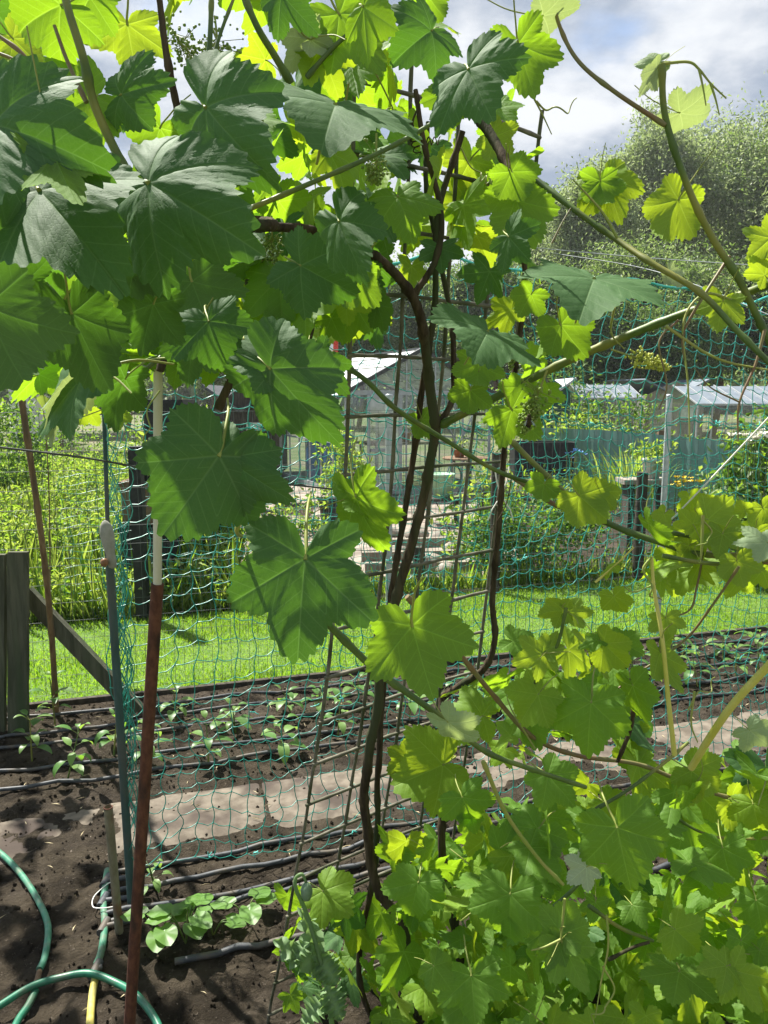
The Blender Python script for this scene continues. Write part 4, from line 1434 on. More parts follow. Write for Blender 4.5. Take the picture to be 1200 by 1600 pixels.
wire('support_wire', [(-40, 694, 1.2), (130, 715, 1.28), (250, 735, 1.36), (400, 752, 1.45), (560, 768, 1.55)], .0018, 'darkframe', 'dark support wire strung from the left edge to the trellis at eye height', 'wire')
wire('support_wire', [(760, 380, 1.5), (1000, 402, 1.5), (1260, 420, 1.5)], .0010, 'galv', 'thin grey wire above the net on the right, higher of two', 'wire')
wire('support_wire', [(860, 395, 1.6), (1000, 418, 1.5), (1100, 450, 1.4), (1220, 500, 1.3)], .0009, 'galv', 'thin grey wire sloping down to the right across the dark trees', 'wire')
wire('white_string', [(1020, 840, 1.35), (1085, 775, 1.3), (1260, 590, 1.15)], .0014, 'twine', 'taut white string rising to the right edge by the white flowers', 'string')

# ------------------------------------------------------------------ irrigation
def pipe_line(px, py, u0, u1, label, wob=.01, r=.0085, z=.012, vdrop=0, mat='drip'):
    u_, v_ = uv_of(G(px, py))
    uu_ = np.linspace(u0, u1, 60)
    sd = R.uniform(0, 6)
    p = np.array([RW(u, v_ + wob * math.sin(u * 1.7 + sd) + wob * .5 * math.sin(u * 4.1), max(soil_z(u, v_), -.01) + z) for u in uu_])
    mb = MB()
    tube(mb, p, r, 8)
    return tag(mb.obj('drip_pipe', M[mat]), label, 'drip pipe', 'black drip pipes along the beds')


lab = 'black drip pipe lying along the pepper bed between the path and the lawn'
for px, py in ((60, 1232), (60, 1203), (60, 1168), (100, 1143), (120, 1118)):
    pipe_line(px, py, -2.6, 5.0, lab)
lab2 = 'grey drip pipe along the near bed right of the teal post'
u_teal = uv_of(G(190, 1440))[0]
for px, py, ud in ((300, 1345, 0), (300, 1372, 0), (300, 1408, 0), (300, 1425, 0.03)):
    pipe_line(px, py, u_teal - .06 + ud, 4.2, lab2)
pipe_line(420, 1483, u_teal + .15, 3.5, 'thick grey drip pipe nearest the camera, below the bean seedlings', .006, .0095)


def hose(name, pix, r, mat, label, cat='hose', z=.014, n=10):
    mb = MB()
    W = []
    for p in pix:
        w_ = G(p[0], p[1])
        w_[2] = z + (p[2] if len(p) > 2 else 0) + max(0, soil_z(*uv_of(w_)))
        W.append(w_)
    tube(mb, spline(W, n), r, 10)
    return tag(mb.obj(name, M[mat]), label, cat)


man = empty('hose_manifold', G(160, 1450), 'faded green hose manifold with grey pipe connectors beside the short stake', 'hose')
mb = MB()
W = []
for x, y in ((168, 1368), (165, 1390), (162, 1420), (164, 1445), (163, 1470), (158, 1500), (151, 1518)):
    w_ = G(x, y)
    w_[2] = .02
    W.append(w_)
tube(mb, spline(W, 8), .0105, 12)
mb.obj('hose', M['oldhose'], man)
for (x, y), (x2, y2) in (((166, 1386), (200, 1380)), ((162, 1417), (205, 1412)), ((163, 1458), (212, 1447)), ((150, 1526), (160, 1522))):
    a, b = G(x, y), G(x2, y2)
    a[2] = b[2] = .022
    mb = MB()
    tube(mb, [a, (a + b) / 2, b], .0085, 10)
    dv = np.array([0, .03, 0])
    tube(mb, [a - dv, a, a + dv], .0122, 10)
    mb.obj('connector', M['drip'], man)
hose('garden_hose', [(150, 1535), (145, 1560), (142, 1600), (140, 1660)], .0100, 'yhose', 'short yellow hose running from the grey connector to the bottom edge')
hose('garden_hose', [(-60, 1290), (0, 1338), (30, 1368), (55, 1405), (72, 1440), (76, 1470), (70, 1505), (62, 1522)], .0098, 'oldhose', 'faded green hose curving along the bare ground at the left edge')
hose('garden_hose', [(-60, 1625), (0, 1588), (50, 1557), (95, 1543), (140, 1540), (180, 1550), (215, 1575), (245, 1612), (260, 1660)], .0098, 'hose', 'dark green hose arching across the bottom left corner', z=.03)
hose('garden_hose', [(56, 1555), (45, 1578), (28, 1605), (10, 1650)], .0098, 'hose', 'dark green hose end passing under the arch in the corner')
hose('root', [(62, 1525), (58, 1540), (50, 1556)], .008, 'brownwood', 'dry brown stalk lying between the green hoses in the corner', 'stalk')
hose('loose_string', [(180, 1436), (160, 1437), (146, 1430), (148, 1415), (168, 1395), (178, 1390)], .0016, 'twine', 'thin pale string looped over the hose manifold', 'string', z=.03)

# ------------------------------------------------------------------ seedlings
def blade(mb, base, d, L, Wd, droop, mat, n=6, fold=.2):
    """one lanceolate leaf: base point, horizontal direction, length, width"""
    d = np.array(d, float)
    d /= np.linalg.norm(d)
    side = np.cross(d, [0, 0, 1])
    side /= np.linalg.norm(side) + 1e-9
    V = []
    el = math.asin(max(-1, min(1, d[2])))
    p = np.array(base, float)
    hd = np.array([d[0], d[1], 0])
    hd /= np.linalg.norm(hd) + 1e-9
    for i in range(n + 1):
        f = i / n
        wv = Wd * (math.sin(math.pi * f ** .75) ** .9 if 0 < f < 1 else 0.02) * .5
        nrm_ = np.cross(side, hd * math.cos(el) + np.array([0, 0, math.sin(el)]))
        V += [p - side * wv + nrm_ * fold * wv, p, p + side * wv + nrm_ * fold * wv]
        p = p + (hd * math.cos(el) + np.array([0, 0, 1]) * math.sin(el)) * L / n
        el -= droop / n
    ii = np.arange((n + 1) * 3).reshape(n + 1, 3)
    mb.add(V, np.stack([ii[:-1, :-1], ii[:-1, 1:], ii[1:, 1:], ii[1:, :-1]], -1).reshape(-1, 4), mat)


def seedling(px, py, h, label, group, nl=9, L=.085, seed=0, mats=('pep', 'pepb')):
    b = G(px, py)
    b[2] = soil_z(*uv_of(b))
    o = empty('pepper_plant', b, label, 'pepper plant', group)
    mb = MB()
    lean = np.array([R.normal(0, .02), R.normal(0, .02), 0])
    S = spline([b, b + [0, 0, h * .5] + lean * .5, b + [0, 0, h] + lean], 5)
    tube(mb, S, np.linspace(.0042, .0022, len(S)), 6)
    mb.obj('stem', M['cane'], o)
    mb = MB()
    for k in range(nl):
        f = .35 + .65 * k / nl if k < nl - 3 else 1.0
        p = b + [0, 0, h * f] + lean * f
        a = k * 2.4 + seed
        el = R.uniform(-.1, .7) if f < 1 else R.uniform(.3, 1.0)
        d = np.array([math.cos(a) * math.cos(el), math.sin(a) * math.cos(el), math.sin(el)])
        ll = L * R.uniform(.6, 1.15) * (1 if f < .98 else .7)
        q = p + d * .03
        tube(mb, [p, q], [.0014, .001], 4, 2)
        blade(mb, q, d, ll, ll * .46, R.uniform(.8, 1.9), int(R.integers(0, 2)))
    mb.obj('leaves', [M[mats[0]], M[mats[1]], M['cane']], o)


gp = 'young pepper plants in the bed between the path and the lawn'
for px, py, h, lb in ((50, 1190, .20, 'spindly pepper plant left of the teal post near the left edge'), (106, 1222, .20, 'broad leaved pepper plant in the open soil left of the teal post'), (86, 1130, .22, 'dark leaved pepper plant at the foot of the bamboo cane'),
                      (178, 1180, .16, 'small pepper plant just left of the teal post'), (232, 1200, .18, 'pepper plant between the teal post and the brown pole'), (326, 1196, .17, 'pepper plant alone in the soil right of the brown pole')):
    seedling(px, py, h, lb, gp, 10, .095, px)
lbr = 'young pepper plant behind the net in the bed beyond the path'
for px, py, h in ((275, 1130, .15), (368, 1140, .13), (440, 1185, .17), (455, 1118, .12), (528, 1150, .15), (495, 1112, .10), (560, 1105, .14), (640, 1130, .16), (690, 1118, .14), (760, 1108, .15), (735, 1080, .12),
                  (865, 1098, .17), (925, 1088, .16), (885, 1060, .14), (1012, 1082, .19), (985, 1055, .15), (1090, 1072, .17), (1062, 1042, .19), (1150, 1060, .17), (1130, 1030, .16), (1185, 1045, .17), (960, 1030, .13), (1050, 1020, .13), (1170, 1010, .14), (915, 1035, .12)):
    seedling(px, py, h, lbr, gp, int(R.integers(8, 12)), .10, px)
seedling(243, 1385, .12, 'tiny pale pepper plant inside the net beside the brown pole', gp, 9, .055, 2, ('pepb', 'pepb'))


def bean(px, py, label, n=5, s=.05, h=.09):
    b = G(px, py)
    b[2] = soil_z(*uv_of(b))
    o = empty('bean_plant', b, label, 'bean plant', 'bean seedlings in the near bed')
    mb, ml = MB(), MB()
    for k in range(n):
        a = k * 2.2 + px
        e = b + np.array([math.cos(a) * .05, math.sin(a) * .05, h * R.uniform(.6, 1.1)])
        tube(mb, spline([b, b * .5 + e * .5 + [0, 0, .02], e], 5), .002, 5)
        # heart-shaped blade
        d = np.array([math.cos(a), math.sin(a), -.15])
        side = np.array([-math.sin(a), math.cos(a), 0])
        nn = np.cross(d, side)
        th = np.linspace(-math.pi, math.pi, 25)
        rr = s * (1 - .28 * np.abs(th) / math.pi) * (1 + .18 * np.exp(-(th / .35) ** 2)) * np.where(np.abs(th) > 2.8, .75, 1)
        V = [e]
        for f in (.5, 1):
            for t_, r_ in zip(th[:-1], rr[:-1]):
                V.append(e + d * (r_ * f * math.cos(t_) + s * .3) + side * r_ * f * math.sin(t_) * .85 + nn * (.08 * s * abs(math.sin(t_)) * f + s * .05 * math.sin(5 * t_) * f))
        V[0] = e + d * s * .3
        m_ = 24
        ml.add(V, [[0, 1 + i, 1 + (i + 1) % m_] for i in range(m_)], 0)
        ml.f.append(np.array([[1 + i, 1 + m_ + i, 1 + m_ + (i + 1) % m_, 1 + (i + 1) % m_] for i in range(m_)]) + ml.n - len(V))
        ml.m.append(np.zeros(m_, int))
        ml.s.append(np.ones(m_, bool))
    mb.obj('stems', M['cane'], o)
    ml.obj('leaves', M['bean'], o)


bean(250, 1480, 'leafy bean seedling right beside the brown pole', 5, .045, .10)
bean(290, 1475, 'largest bean seedling, with broad lit leaves, in the near bed', 7, .042, .11)
bean(333, 1462, 'smaller bean seedling in the near bed, right of the broadest one', 4, .035, .07)
bean(384, 1445, 'slender bean seedling left of the grey poppy', 4, .045, .08)

# poppy with a seed pod in front of the trellis
pbz = P(520, 1640, 1.72)
pbz[2] = 0
pop = empty('poppy_plant', pbz, 'grey green opium poppy with a nodding bud at the trellis foot', 'poppy')
mb = MB()
S = spline([P(524, 1640, 1.72), P(513, 1560, 1.7), P(498, 1490, 1.68), P(478, 1425, 1.67), P(463, 1390, 1.66), P(462, 1372, 1.66), P(472, 1366, 1.66), P(478, 1378, 1.66)], 8)
tube(mb, S, np.linspace(.006, .003, len(S)), 7)
mb.obj('stem', M['poppy'], pop)
mb = MB()
lathe(mb, [(.001, -.022), (.008, -.018), (.0125, -.006), (.013, .004), (.010, .014), (.005, .02), (.003, .022)], P(479, 1393, 1.66), 14)
mb.obj('bud', surf('poppy_bud', (.12, .19, .11), (.17, .25, .15), .6, 60, bump=.2), pop)


def poppy_leaf(p0, p1, wdt, roll):
    x, y, n_, L = frame(p0, p1, roll)
    K = 40
    V = []
    for i in range(K + 1):
        f = i / K
        wv = wdt * (math.sin(math.pi * min(1, f * .9 + .08)) ** .7) * (.62 + .38 * abs(math.sin(f * 19))) * (1 + .2 * math.sin(f * 61))
        c = p0 + y * L * f - n_ * .25 * L * f * f
        rip = .012 * math.sin(f * 30)
        V += [c - x * wv + n_ * (rip + .1 * wdt), c - x * wv * .5 + n_ * rip * .4, c, c + x * wv * .5 - n_ * rip * .4, c + x * wv + n_ * (.1 * wdt - rip)]
    ii = np.arange((K + 1) * 5).reshape(K + 1, 5)
    mb = MB()
    mb.add(V, np.stack([ii[:-1, :-1], ii[:-1, 1:], ii[1:, 1:], ii[1:, :-1]], -1).reshape(-1, 4))
    mb.obj('leaf', M['poppy'], pop)


for e in ((500, 1500, 480, 1430, .024, 20), (505, 1520, 440, 1470, .03, 10), (510, 1540, 535, 1595, .03, 0), (512, 1555, 470, 1600, .028, 10), (490, 1460, 455, 1500, .02, 30), (498, 1490, 525, 1540, .032, 8)):
    poppy_leaf(P(e[0], e[1], 1.69), P(e[2], e[3], 1.66), e[4], e[5])
# ------------------------------------------------------------------ greenhouse
GA = math.radians(24)
gx = np.array([math.cos(GA), math.sin(GA), 0])      # along the gable, left to right
gy = np.array([-math.sin(GA), math.cos(GA), 0])     # along the ridge, away
gl = D(541, 12.2)
gw, gdep, eave, ridge = 2.62, 3.6, 1.66, 2.32
gl[2] = 0


def gp_(x, y, z):
    return gl + gx * x + gy * y + np.array([0, 0, z])


gh = empty('greenhouse', gp_(gw / 2, gdep / 2, 0), 'glass greenhouse with grey frame and pale slatted roof beyond the paved yard', 'greenhouse')
mb = MB()
fr = .045
for x in (0, gw):
    for y in (0, gdep):
        bar(mb, gp_(x, y, 0), gp_(x, y, eave), fr)
for y in (0, gdep):
    bar(mb, gp_(0, y, eave), gp_(gw, y, eave), fr, .07)
    bar(mb, gp_(0, y, .05), gp_(gw, y, .05), fr, .1)
for x in np.linspace(0, gw, 6)[1:-1]:
    bar(mb, gp_(x, -.003, .1), gp_(x, -.003, eave if x else eave), .03)
    zz_ = eave + (ridge - eave) * (1 - abs(x - gw / 2) / (gw / 2))
    bar(mb, gp_(x, 0, eave + .035), gp_(x, 0, zz_), .025)
    bar(mb, gp_(x, gdep, .1), gp_(x, gdep, zz_), .03)
for y in np.linspace(0, gdep, 7)[1:-1]:
    bar(mb, gp_(0, y, .1), gp_(0, y, eave), .03)
    bar(mb, gp_(gw, y, .1), gp_(gw, y, eave), .03)
for x in (0, gw):
    bar(mb, gp_(x, 0, eave), gp_(x, gdep, eave), fr, .07)
    bar(mb, gp_(x, 0, .05), gp_(x, gdep, .05), fr, .1)
    bar(mb, gp_(x + (.004 if x else -.004), 0, .85), gp_(x + (.004 if x else -.004), gdep, .85), .03)
mb.obj('frame', M['alu'], gh)
mb = MB()
for y in (-.03, gdep + .03):
    bar(mb, gp_(-.12, y, eave - .05), gp_(gw / 2, y, ridge + .03), .07, .06)
    bar(mb, gp_(gw + .12, y, eave - .05), gp_(gw / 2, y, ridge + .03), .07, .06)
bar(mb, gp_(gw / 2, -.05, ridge + .03), gp_(gw / 2, gdep + .05, ridge + .03), .06)
mb.obj('verge', M['darkframe'], gh)
mb = MB()
for k in range(8):
    f0 = k / 8
    for sx in (0, 1):
        xx = (-.1 + (gw / 2 + .1) * f0)
        x2 = (-.1 + (gw / 2 + .1) * (f0 + .118))
        z1 = eave - .04 + (ridge - eave + .06) * f0
        z2 = eave - .04 + (ridge - eave + .06) * (f0 + .118)
        if sx:
            xx, x2 = gw - xx, gw - x2
        lift = .012 * (k % 2)
        q = [gp_(xx, 0, z1 + lift), gp_(x2, 0, z2 + lift), gp_(x2, gdep, z2 + lift), gp_(xx, gdep, z1 + lift)]
        if sx == 0:
            mb.add(np.array(q), [[0, 3, 2, 1]], k % 2, False)
        else:
            mb.add(np.array(q), [[0, 1, 2, 3]], 2, False)
mb.obj('roof', [M['roofgrey'], M['white'], M['milk']], gh)
mb = MB()
mb.add([gp_(0, .01, .1), gp_(gw, .01, .1), gp_(gw, .01, eave), gp_(0, .01, eave)], [[0, 1, 2, 3]], 0, False)
mb.add([gp_(0, .012, eave + .02), gp_(gw, .012, eave + .02), gp_(gw / 2, .012, ridge)], [[0, 1, 2]], 0, False)
for x in (.01, gw - .01):
    mb.add([gp_(x, 0, .1), gp_(x, gdep, .1), gp_(x, gdep, eave), gp_(x, 0, eave)], [[0, 1, 2, 3]], 0, False)
mb.add([gp_(0, gdep, .1), gp_(gw, gdep, .1), gp_(gw, gdep, eave), gp_(0, gdep, eave)], [[0, 1, 2, 3]], 0, False)
mb.obj('glazing', M['glass'], gh)
# sliding door
mb = MB()
for x in (.36, .92):
    bar(mb, gp_(x, -.06, .04), gp_(x, -.06, 1.62), .05)
for z in (.06, .75, 1.60):
    bar(mb, gp_(.385, -.06, z), gp_(.895, -.06, z), .05)
dr = mb.obj('door', M['alu'], gh)
mb = MB()
mb.add([gp_(.38, -.055, .1), gp_(.9, -.055, .1), gp_(.9, -.055, 1.6), gp_(.38, -.055, 1.6)], [[0, 1, 2, 3]], 0, False)
mb.obj('pane', M['milk'], dr)
mb = MB()
for a, b in (((1.7, -.02, 1.35), (2.3, -.02, .15)), ((2.3, -.024, 1.35), (1.7, -.024, .15)), ((.9, .02, 2.0), (1.25, .02, 1.66))):
    bar(mb, gp_(*a), gp_(*b), .03, .015)
mb.obj('brace', M['alu'], gh)

# what stands in and around the greenhouse
bp_ = gp_(-.45, .9, 0)
for k, (off, lb) in enumerate((((.40, 1.35, 0), 'nearer blue plastic barrel inside the left wall of the greenhouse'), ((.40, 2.3, 0), 'farther blue plastic barrel inside the left wall of the greenhouse'))):
    mb = MB()
    lathe(mb, [(.01, 0), (.25, .005), (.27, .03), (.285, .3), (.29, .34), (.285, .38), (.285, .6), (.29, .64), (.275, .68), (.265, .88), (.24, .92), (.235, .93), (.01, .93)], gp_(*off), 24)
    tag(mb.obj('barrel', M['blue']), lb, 'barrel')
mb = MB()
bench = empty('potting_bench', gp_(1.6, 1.3, 0), 'grey staging bench inside the greenhouse with pots on top', 'bench')
for y in (.9, 1.6):
    for x in (.9, 2.4):
        bar(mb, gp_(x, y, 0), gp_(x, y, .76), .04)
mb.obj('legs', M['alu'], bench)
mb = MB()
box(mb, (0, 0, 0), (1.7, .8, .04), 0, Matrix(((gx[0], gy[0], 0, gp_(1.65, 1.25, .78)[0]), (gx[1], gy[1], 0, gp_(1.65, 1.25, .78)[1]), (0, 0, 1, .78), (0, 0, 0, 1))))
mb.obj('top', M['greywood'], bench)


def leafy_pot(name, at, r, h, matn, lm, label, lh=.25, nl=90, spread=.16, cat='potted plant'):
    o = empty(name, at, label, cat)
    mb = MB()
    lathe(mb, [(.001, 0), (r * .72, 0), (r * .95, h * .85), (r * 1.05, h * .86), (r * 1.05, h), (r * .93, h), (r * .9, h * .9), (.001, h * .9)], at, 18)
    mb.obj('pot', M[matn], o)
    mb = MB()
    c = np.array(at) + [0, 0, h + lh * .45]
    p_ = c + R.normal(0, 1, (nl, 3)) * np.array([spread, spread, lh * .35])
    leaflets(mb, p_, .06, .03, .8, (0, 1))
    for k in range(6):
        tube(mb, [np.array(at) + [0, 0, h * .9], p_[k]], .004, 4, 0, False)
    mb.obj('foliage', [M[lm], M['weedb']], o)


for k, (x, lb) in enumerate(((1.1, 'clay pot with seedlings at the left of the greenhouse bench'), (1.55, 'clay pot in the middle of the greenhouse bench'), (2.1, 'clay pot with a bushy plant at the right of the greenhouse bench'))):
    leafy_pot('potted_plant', gp_(x, 1.1, .80), .11, .16, 'terra', 'weeda', lb, .3 + .08 * k)
# round table and buckets to the right of the gable
tb = D(728, 11.2)
tbl = empty('garden_table', tb, 'small round garden table with dark bent legs before the greenhouse', 'table')
mb = MB()
lathe(mb, [(.01, .70), (.33, .70), (.345, .715), (.33, .73), (.01, .73)], tb, 28)
mb.obj('tabletop', M['brownwood'], tbl)
mb = MB()
for a in (.5, 2.6, 4.7):
    c, s_ = math.cos(a), math.sin(a)
    tube(mb, spline([tb + [c * .25, s_ * .25, 0], tb + [c * .1, s_ * .1, .25], tb + [c * .08, s_ * .08, .5], tb + [c * .22, s_ * .22, .70]], 6), .012, 7)
mb.obj('legs', M['darkframe'], tbl)
leafy_pot('potted_plant', tb + [-.1, -.05, .732], .09, .12, 'terra', 'weedc', 'clay pot with a dark plant on the round garden table', .12, 60, .09)
mb = MB()
at = D(692, 9.6)
lathe(mb, [(.001, 0), (.11, 0), (.15, .27), (.158, .27), (.158, .29), (.145, .29), (.105, .02), (.001, .02)], at + [0, 0, .36], 22)
tag(mb.obj('bucket', surf('mint_plastic', (.30, .50, .32), (.38, .58, .40), .5, 12, bump=0)), 'pale green bucket on the slatted stool before the greenhouse', 'bucket')
st_ = empty('stool', at, 'dark slatted stool carrying the pale green bucket', 'stool')
mb = MB()
for k in range(4):
    box(mb, at + [0, -.16 + k * .105, .34], (.44, .08, .03))
mb.obj('seat', M['darkwood'], st_)
for sx in (-1, 1):
    for sy in (-1, 1):
        mb = MB()
        bar(mb, at + [sx * .18, sy * .15, -.02], at + [sx * .17, sy * .14, .324], .04)
        mb.obj('leg', M['darkwood'], st_)
mb = MB()
at = D(517, 9.4)
lathe(mb, [(.001, 0), (.12, 0), (.155, .34), (.17, .34), (.17, .37), (.15, .37), (.12, .1), (.001, .1)], at, 22)
tag(mb.obj('planter_pot', M['blackpl']), 'black plastic plant pot on the paving below the greenhouse door', 'pot')

# plants growing along the left of the yard and in the greenhouse
def bushy(name, c, rad, n, size, mats, label, cat='shrub', clumps=22, wd=.45, group=None, stems=6, up=.6, kindmass=None):
    c = np.array(c, float)
    rad = np.array(rad, float)
    base = np.array([c[0], c[1], 0])
    o = empty(name, base, label, cat, group)
    sub = rand_dirs(clumps) * (R.uniform(.35, 1, clumps) ** .5)[:, None] * rad + c
    sub[:, 2] = np.maximum(sub[:, 2], .05)
    k = R.integers(0, clumps, n)
    p = sub[k] + R.normal(0, 1, (n, 3)) * rad * .22
    p[:, 2] = np.maximum(p[:, 2], .02)
    mb = MB()
    leaflets(mb, p, size, size * wd, up, tuple(range(len(mats))))
    mb.obj('foliage', [M[m_] for m_ in mats], o)
    mb = MB()
    for i in range(stems):
        e = sub[i % clumps]
        tube(mb, spline([base + R.normal(0, .04, 3) * [1, 1, 0], base * .4 + e * .6 + [0, 0, -.05 * rad[2]], e], 5), np.linspace(.012, .004, 11) * max(.5, rad[2]), 5)
    mb.obj('stems', M['brownwood'], o)
    return o


bushy('shrub', D(845, 6.75) + [0, 0, .40], (.56, .40, .40), 3800, .06, ('shrub', 'weedc', 'weeda'), 'big dark green bush at the far edge of the lawn, right of the trellis', clumps=40)
bushy('shrub', D(752, 7.4) + [0, 0, .45], (.32, .3, .5), 900, .09, ('weeda', 'weedb'), 'light green leafy plant between the paving and the black post', 'plant', 18)
bushy('shrub', D(528, 10.8) + [0, 0, .65], (.3, .3, .6), 700, .10, ('weeda', 'weedb'), 'tall light green plant by the greenhouse door', 'plant', 14, .35)
bushy('shrub', D(490, 9.0) + [0, 0, .22], (.5, .3, .25), 600, .08, ('weeda', 'weedb', 'shrub'), 'low mixed plant along the left edge of the paving', 'plant', 14)
bushy('shrub', D(290, 6.6) + [0, 0, .40], (.42, .35, .40), 1500, .09, ('weedc', 'weeda'), 'shaded leafy bush behind the black bins at the lawn edge', clumps=24)
bushy('shrub', D(1168, 7.6) + [0, 0, .42], (.42, .4, .45), 1500, .09, ('shrub', 'weeda', 'weedb'), 'leafy green bush before the shade cloth near the right edge', clumps=30)
bushy('shrub', D(1215, 6.6) + [0, 0, .75], (.45, .4, .65), 1500, .11, ('shrub', 'weedc', 'weeda'), 'tall broad leaved bush with white flowers at the right edge', clumps=24)
bushy('shrub', D(868, 10.4) + [0, 0, .3], (.4, .3, .35), 420, .06, ('weeda', 'weedb'), 'straggly pale plant before the black planter box', 'plant', 16)
bushy('shrub', D(1075, 7.0) + [0, 0, .16], (.22, .2, .2), 260, .07, ('weedc', 'weeda'), 'dark leafy clump under the yellow flowers', 'plant', 10)

# weeds and long grass on the left
mb = MB()
n = 5200
xs, ys = [], []
while len(xs) < n:
    y = R.uniform(5.3, 16)
    px = R.uniform(-120, 345)
    x = (px - 600) / FPX * y
    u_, v_ = uv_of(np.array([x, y, 0]))
    if v_ < 5.9 or (px > 190 and y > 7.4):
        continue
    xs.append(x)
    ys.append(y)
for x, y in zip(xs, ys):
    h = R.uniform(.15, .7) * (1.0 if y > 7 else .7) * (.75 + .45 * math.sin(x * 2.3 + 1) * math.sin(y * 1.7))
    nl = 34
    f = R.uniform(.1, 1, nl)
    p = np.array([x, y, 0]) + np.stack([R.normal(0, .09, nl), R.normal(0, .09, nl), f * h], 1)
    leaflets(mb, p, .065, .024, .9, (0, 0, 1, 1, 2))
nb = 3000
yy = R.uniform(5.0, 13, nb)
px = R.uniform(-100, 370, nb)
xx = (px - 600) / FPX * yy
ok = np.array([uv_of(np.array([a, b, 0]))[1] > 5.7 for a, b in zip(xx, yy)])
pts = np.stack([xx, yy, np.zeros(nb)], 1)[ok]
ax = np.stack([R.normal(0, .22, len(pts)), R.normal(0, .22, len(pts)), np.ones(len(pts))], 1)
ax /= np.linalg.norm(ax, axis=1)[:, None]
leaflets(mb, pts, R.uniform(.2, .55, len(pts)), .008, 0, (0, 1, 1), .1, ax)
tag(mb.obj('weeds', [M['weeda'], M['weedb'], M['weedc']]), None, None, None, 'stuff')
# fringe of long grass along the far lawn edge
mb = MB()
nb = 9000
u_ = R.uniform(-2.2, 8, nb)
v_ = 5.78 + R.gamma(1.5, .06, nb)
pts = np.outer(u_, UU) + np.outer(v_, VV)
ax = np.stack([R.normal(0, .3, nb), R.normal(0, .3, nb), np.ones(nb)], 1)
ax /= np.linalg.norm(ax, axis=1)[:, None]
leaflets(mb, pts, R.gamma(4, .03, nb), .009, 0, (0, 1), .1, ax)
tag(mb.obj('grass', [M['weeda'], M['weedb']]), None, None, None, 'stuff')
# tall clumps
mb = MB()
def grass_clump(name, c, n, h, w, spread, matn, label, cat='grass clump'):
    mb = MB()
    for k in range(n):
        a = R.uniform(0, 6.28)
        b = np.array(c) + [R.normal(0, spread * .3), R.normal(0, spread * .3), 0]
        el = R.uniform(1.0, 1.5)
        blade(mb, b, [math.cos(a) * math.cos(el), math.sin(a) * math.cos(el), math.sin(el)], h * R.uniform(.6, 1.1), w, R.uniform(.1, .9), int(R.integers(0, 2)), 5, .15)
    return tag(mb.obj(name, [M[matn], M['weedb']]), label, cat)


grass_clump('iris_clump', D(985, 10.8), 130, 1.02, .04, .42, 'iris', 'clump of upright bright green sword leaves before the shade cloth', 'iris')
grass_clump('grass_tuft', D(332, 6.35), 160, .6, .014, .5, 'weeda', 'tall tuft of fine grass beyond the lawn, behind the lobed leaf')
grass_clump('grass_tuft', D(255, 6.1), 90, .35, .016, .5, 'weedc', 'short dark tuft of grass at the foot of the black bins')

# black posts, edging timbers and logs at the far lawn edge
def post(px, py, h, w_, mat, label, round_=True, lean=0.0, name='fence_post', group=None):
    b = G(px, py)
    mb = MB()
    t_ = b + [lean, 0, h]
    if round_:
        tube(mb, [b - [0, 0, .1], b * .5 + t_ * .5, t_], [w_, w_ * .98, w_ * .95], 12)
    else:
        bar(mb, b - [0, 0, .1], t_, w_ * 2)
    return tag(mb.obj(name, M[mat]), label, 'post', group)


post(772, 925, 1.15, .045, 'darkwood', 'dark wooden post at the far lawn edge just left of the big bush')
post(655, 920, .36, .05, 'darkwood', 'short dark stump of a post before the paving')
post(996, 905, .95, .05, 'darkwood', 'stout dark post under the pale stone bench')
post(224, 965, 1.25, .042, 'blackpl', 'tall black square post beside the black crates', False)
post(932, 775, 1.05, .03, 'brownwood', 'thin brown post leaning before the shade cloth', False, .12)
post(1018, 772, 1.05, .045, 'brownwood', 'thicker brown post leaning before the shade cloth, left of the grey steel post', False, .1)
post(1172, 850, .5, .05, 'greywood', 'short square grey post near the right edge', False)
post(520, 838, .45, .05, 'blackpl', 'short black post standing at the near corner of the paving')
mb = MB()
for k, (x0, y0, x1, y1) in enumerate(((570, 896, 745, 893), (565, 878, 740, 874), (590, 858, 700, 853))):
    a, b = G(x0, y0), G(x1, y1)
    mb = MB()
    bar(mb, a + [0, 0, .05], b + [0, 0, .05], .07, .1)
    tag(mb.obj('timber_edging', M['greywood']), ['lowest grey timber edging nearest the lawn before the paving', 'middle grey timber edging before the paving', 'farthest and shortest grey timber edging before the paving'][k], 'edging')
for k, (px, py, r_) in enumerate(((610, 838, .10), (650, 842, .12), (690, 848, .11), (716, 866, .13), (735, 890, .10), (620, 866, .09), (668, 880, .10), (700, 898, .09), (448, 900, .08), (425, 915, .07))):
    b = G(px, py)
    mb = MB()
    ball(mb, b + [0, 0, r_ * .4], r_, seg=14, ring=9, sq=(1.3, 1, .7))
    V = mb.v[-1]
    mb.v[-1] = V + np.array([[.03 * pnoise(Vector(v_ * 7)), .03 * pnoise(Vector(v_ * 7 + 3)), .03 * pnoise(Vector(v_ * 7 + 9))] for v_ in V])
    tag(mb.obj('stone', M['stone']), 'pale rough stone lying along the edge of the paving', 'stone', 'pale stones at the edge of the paving')

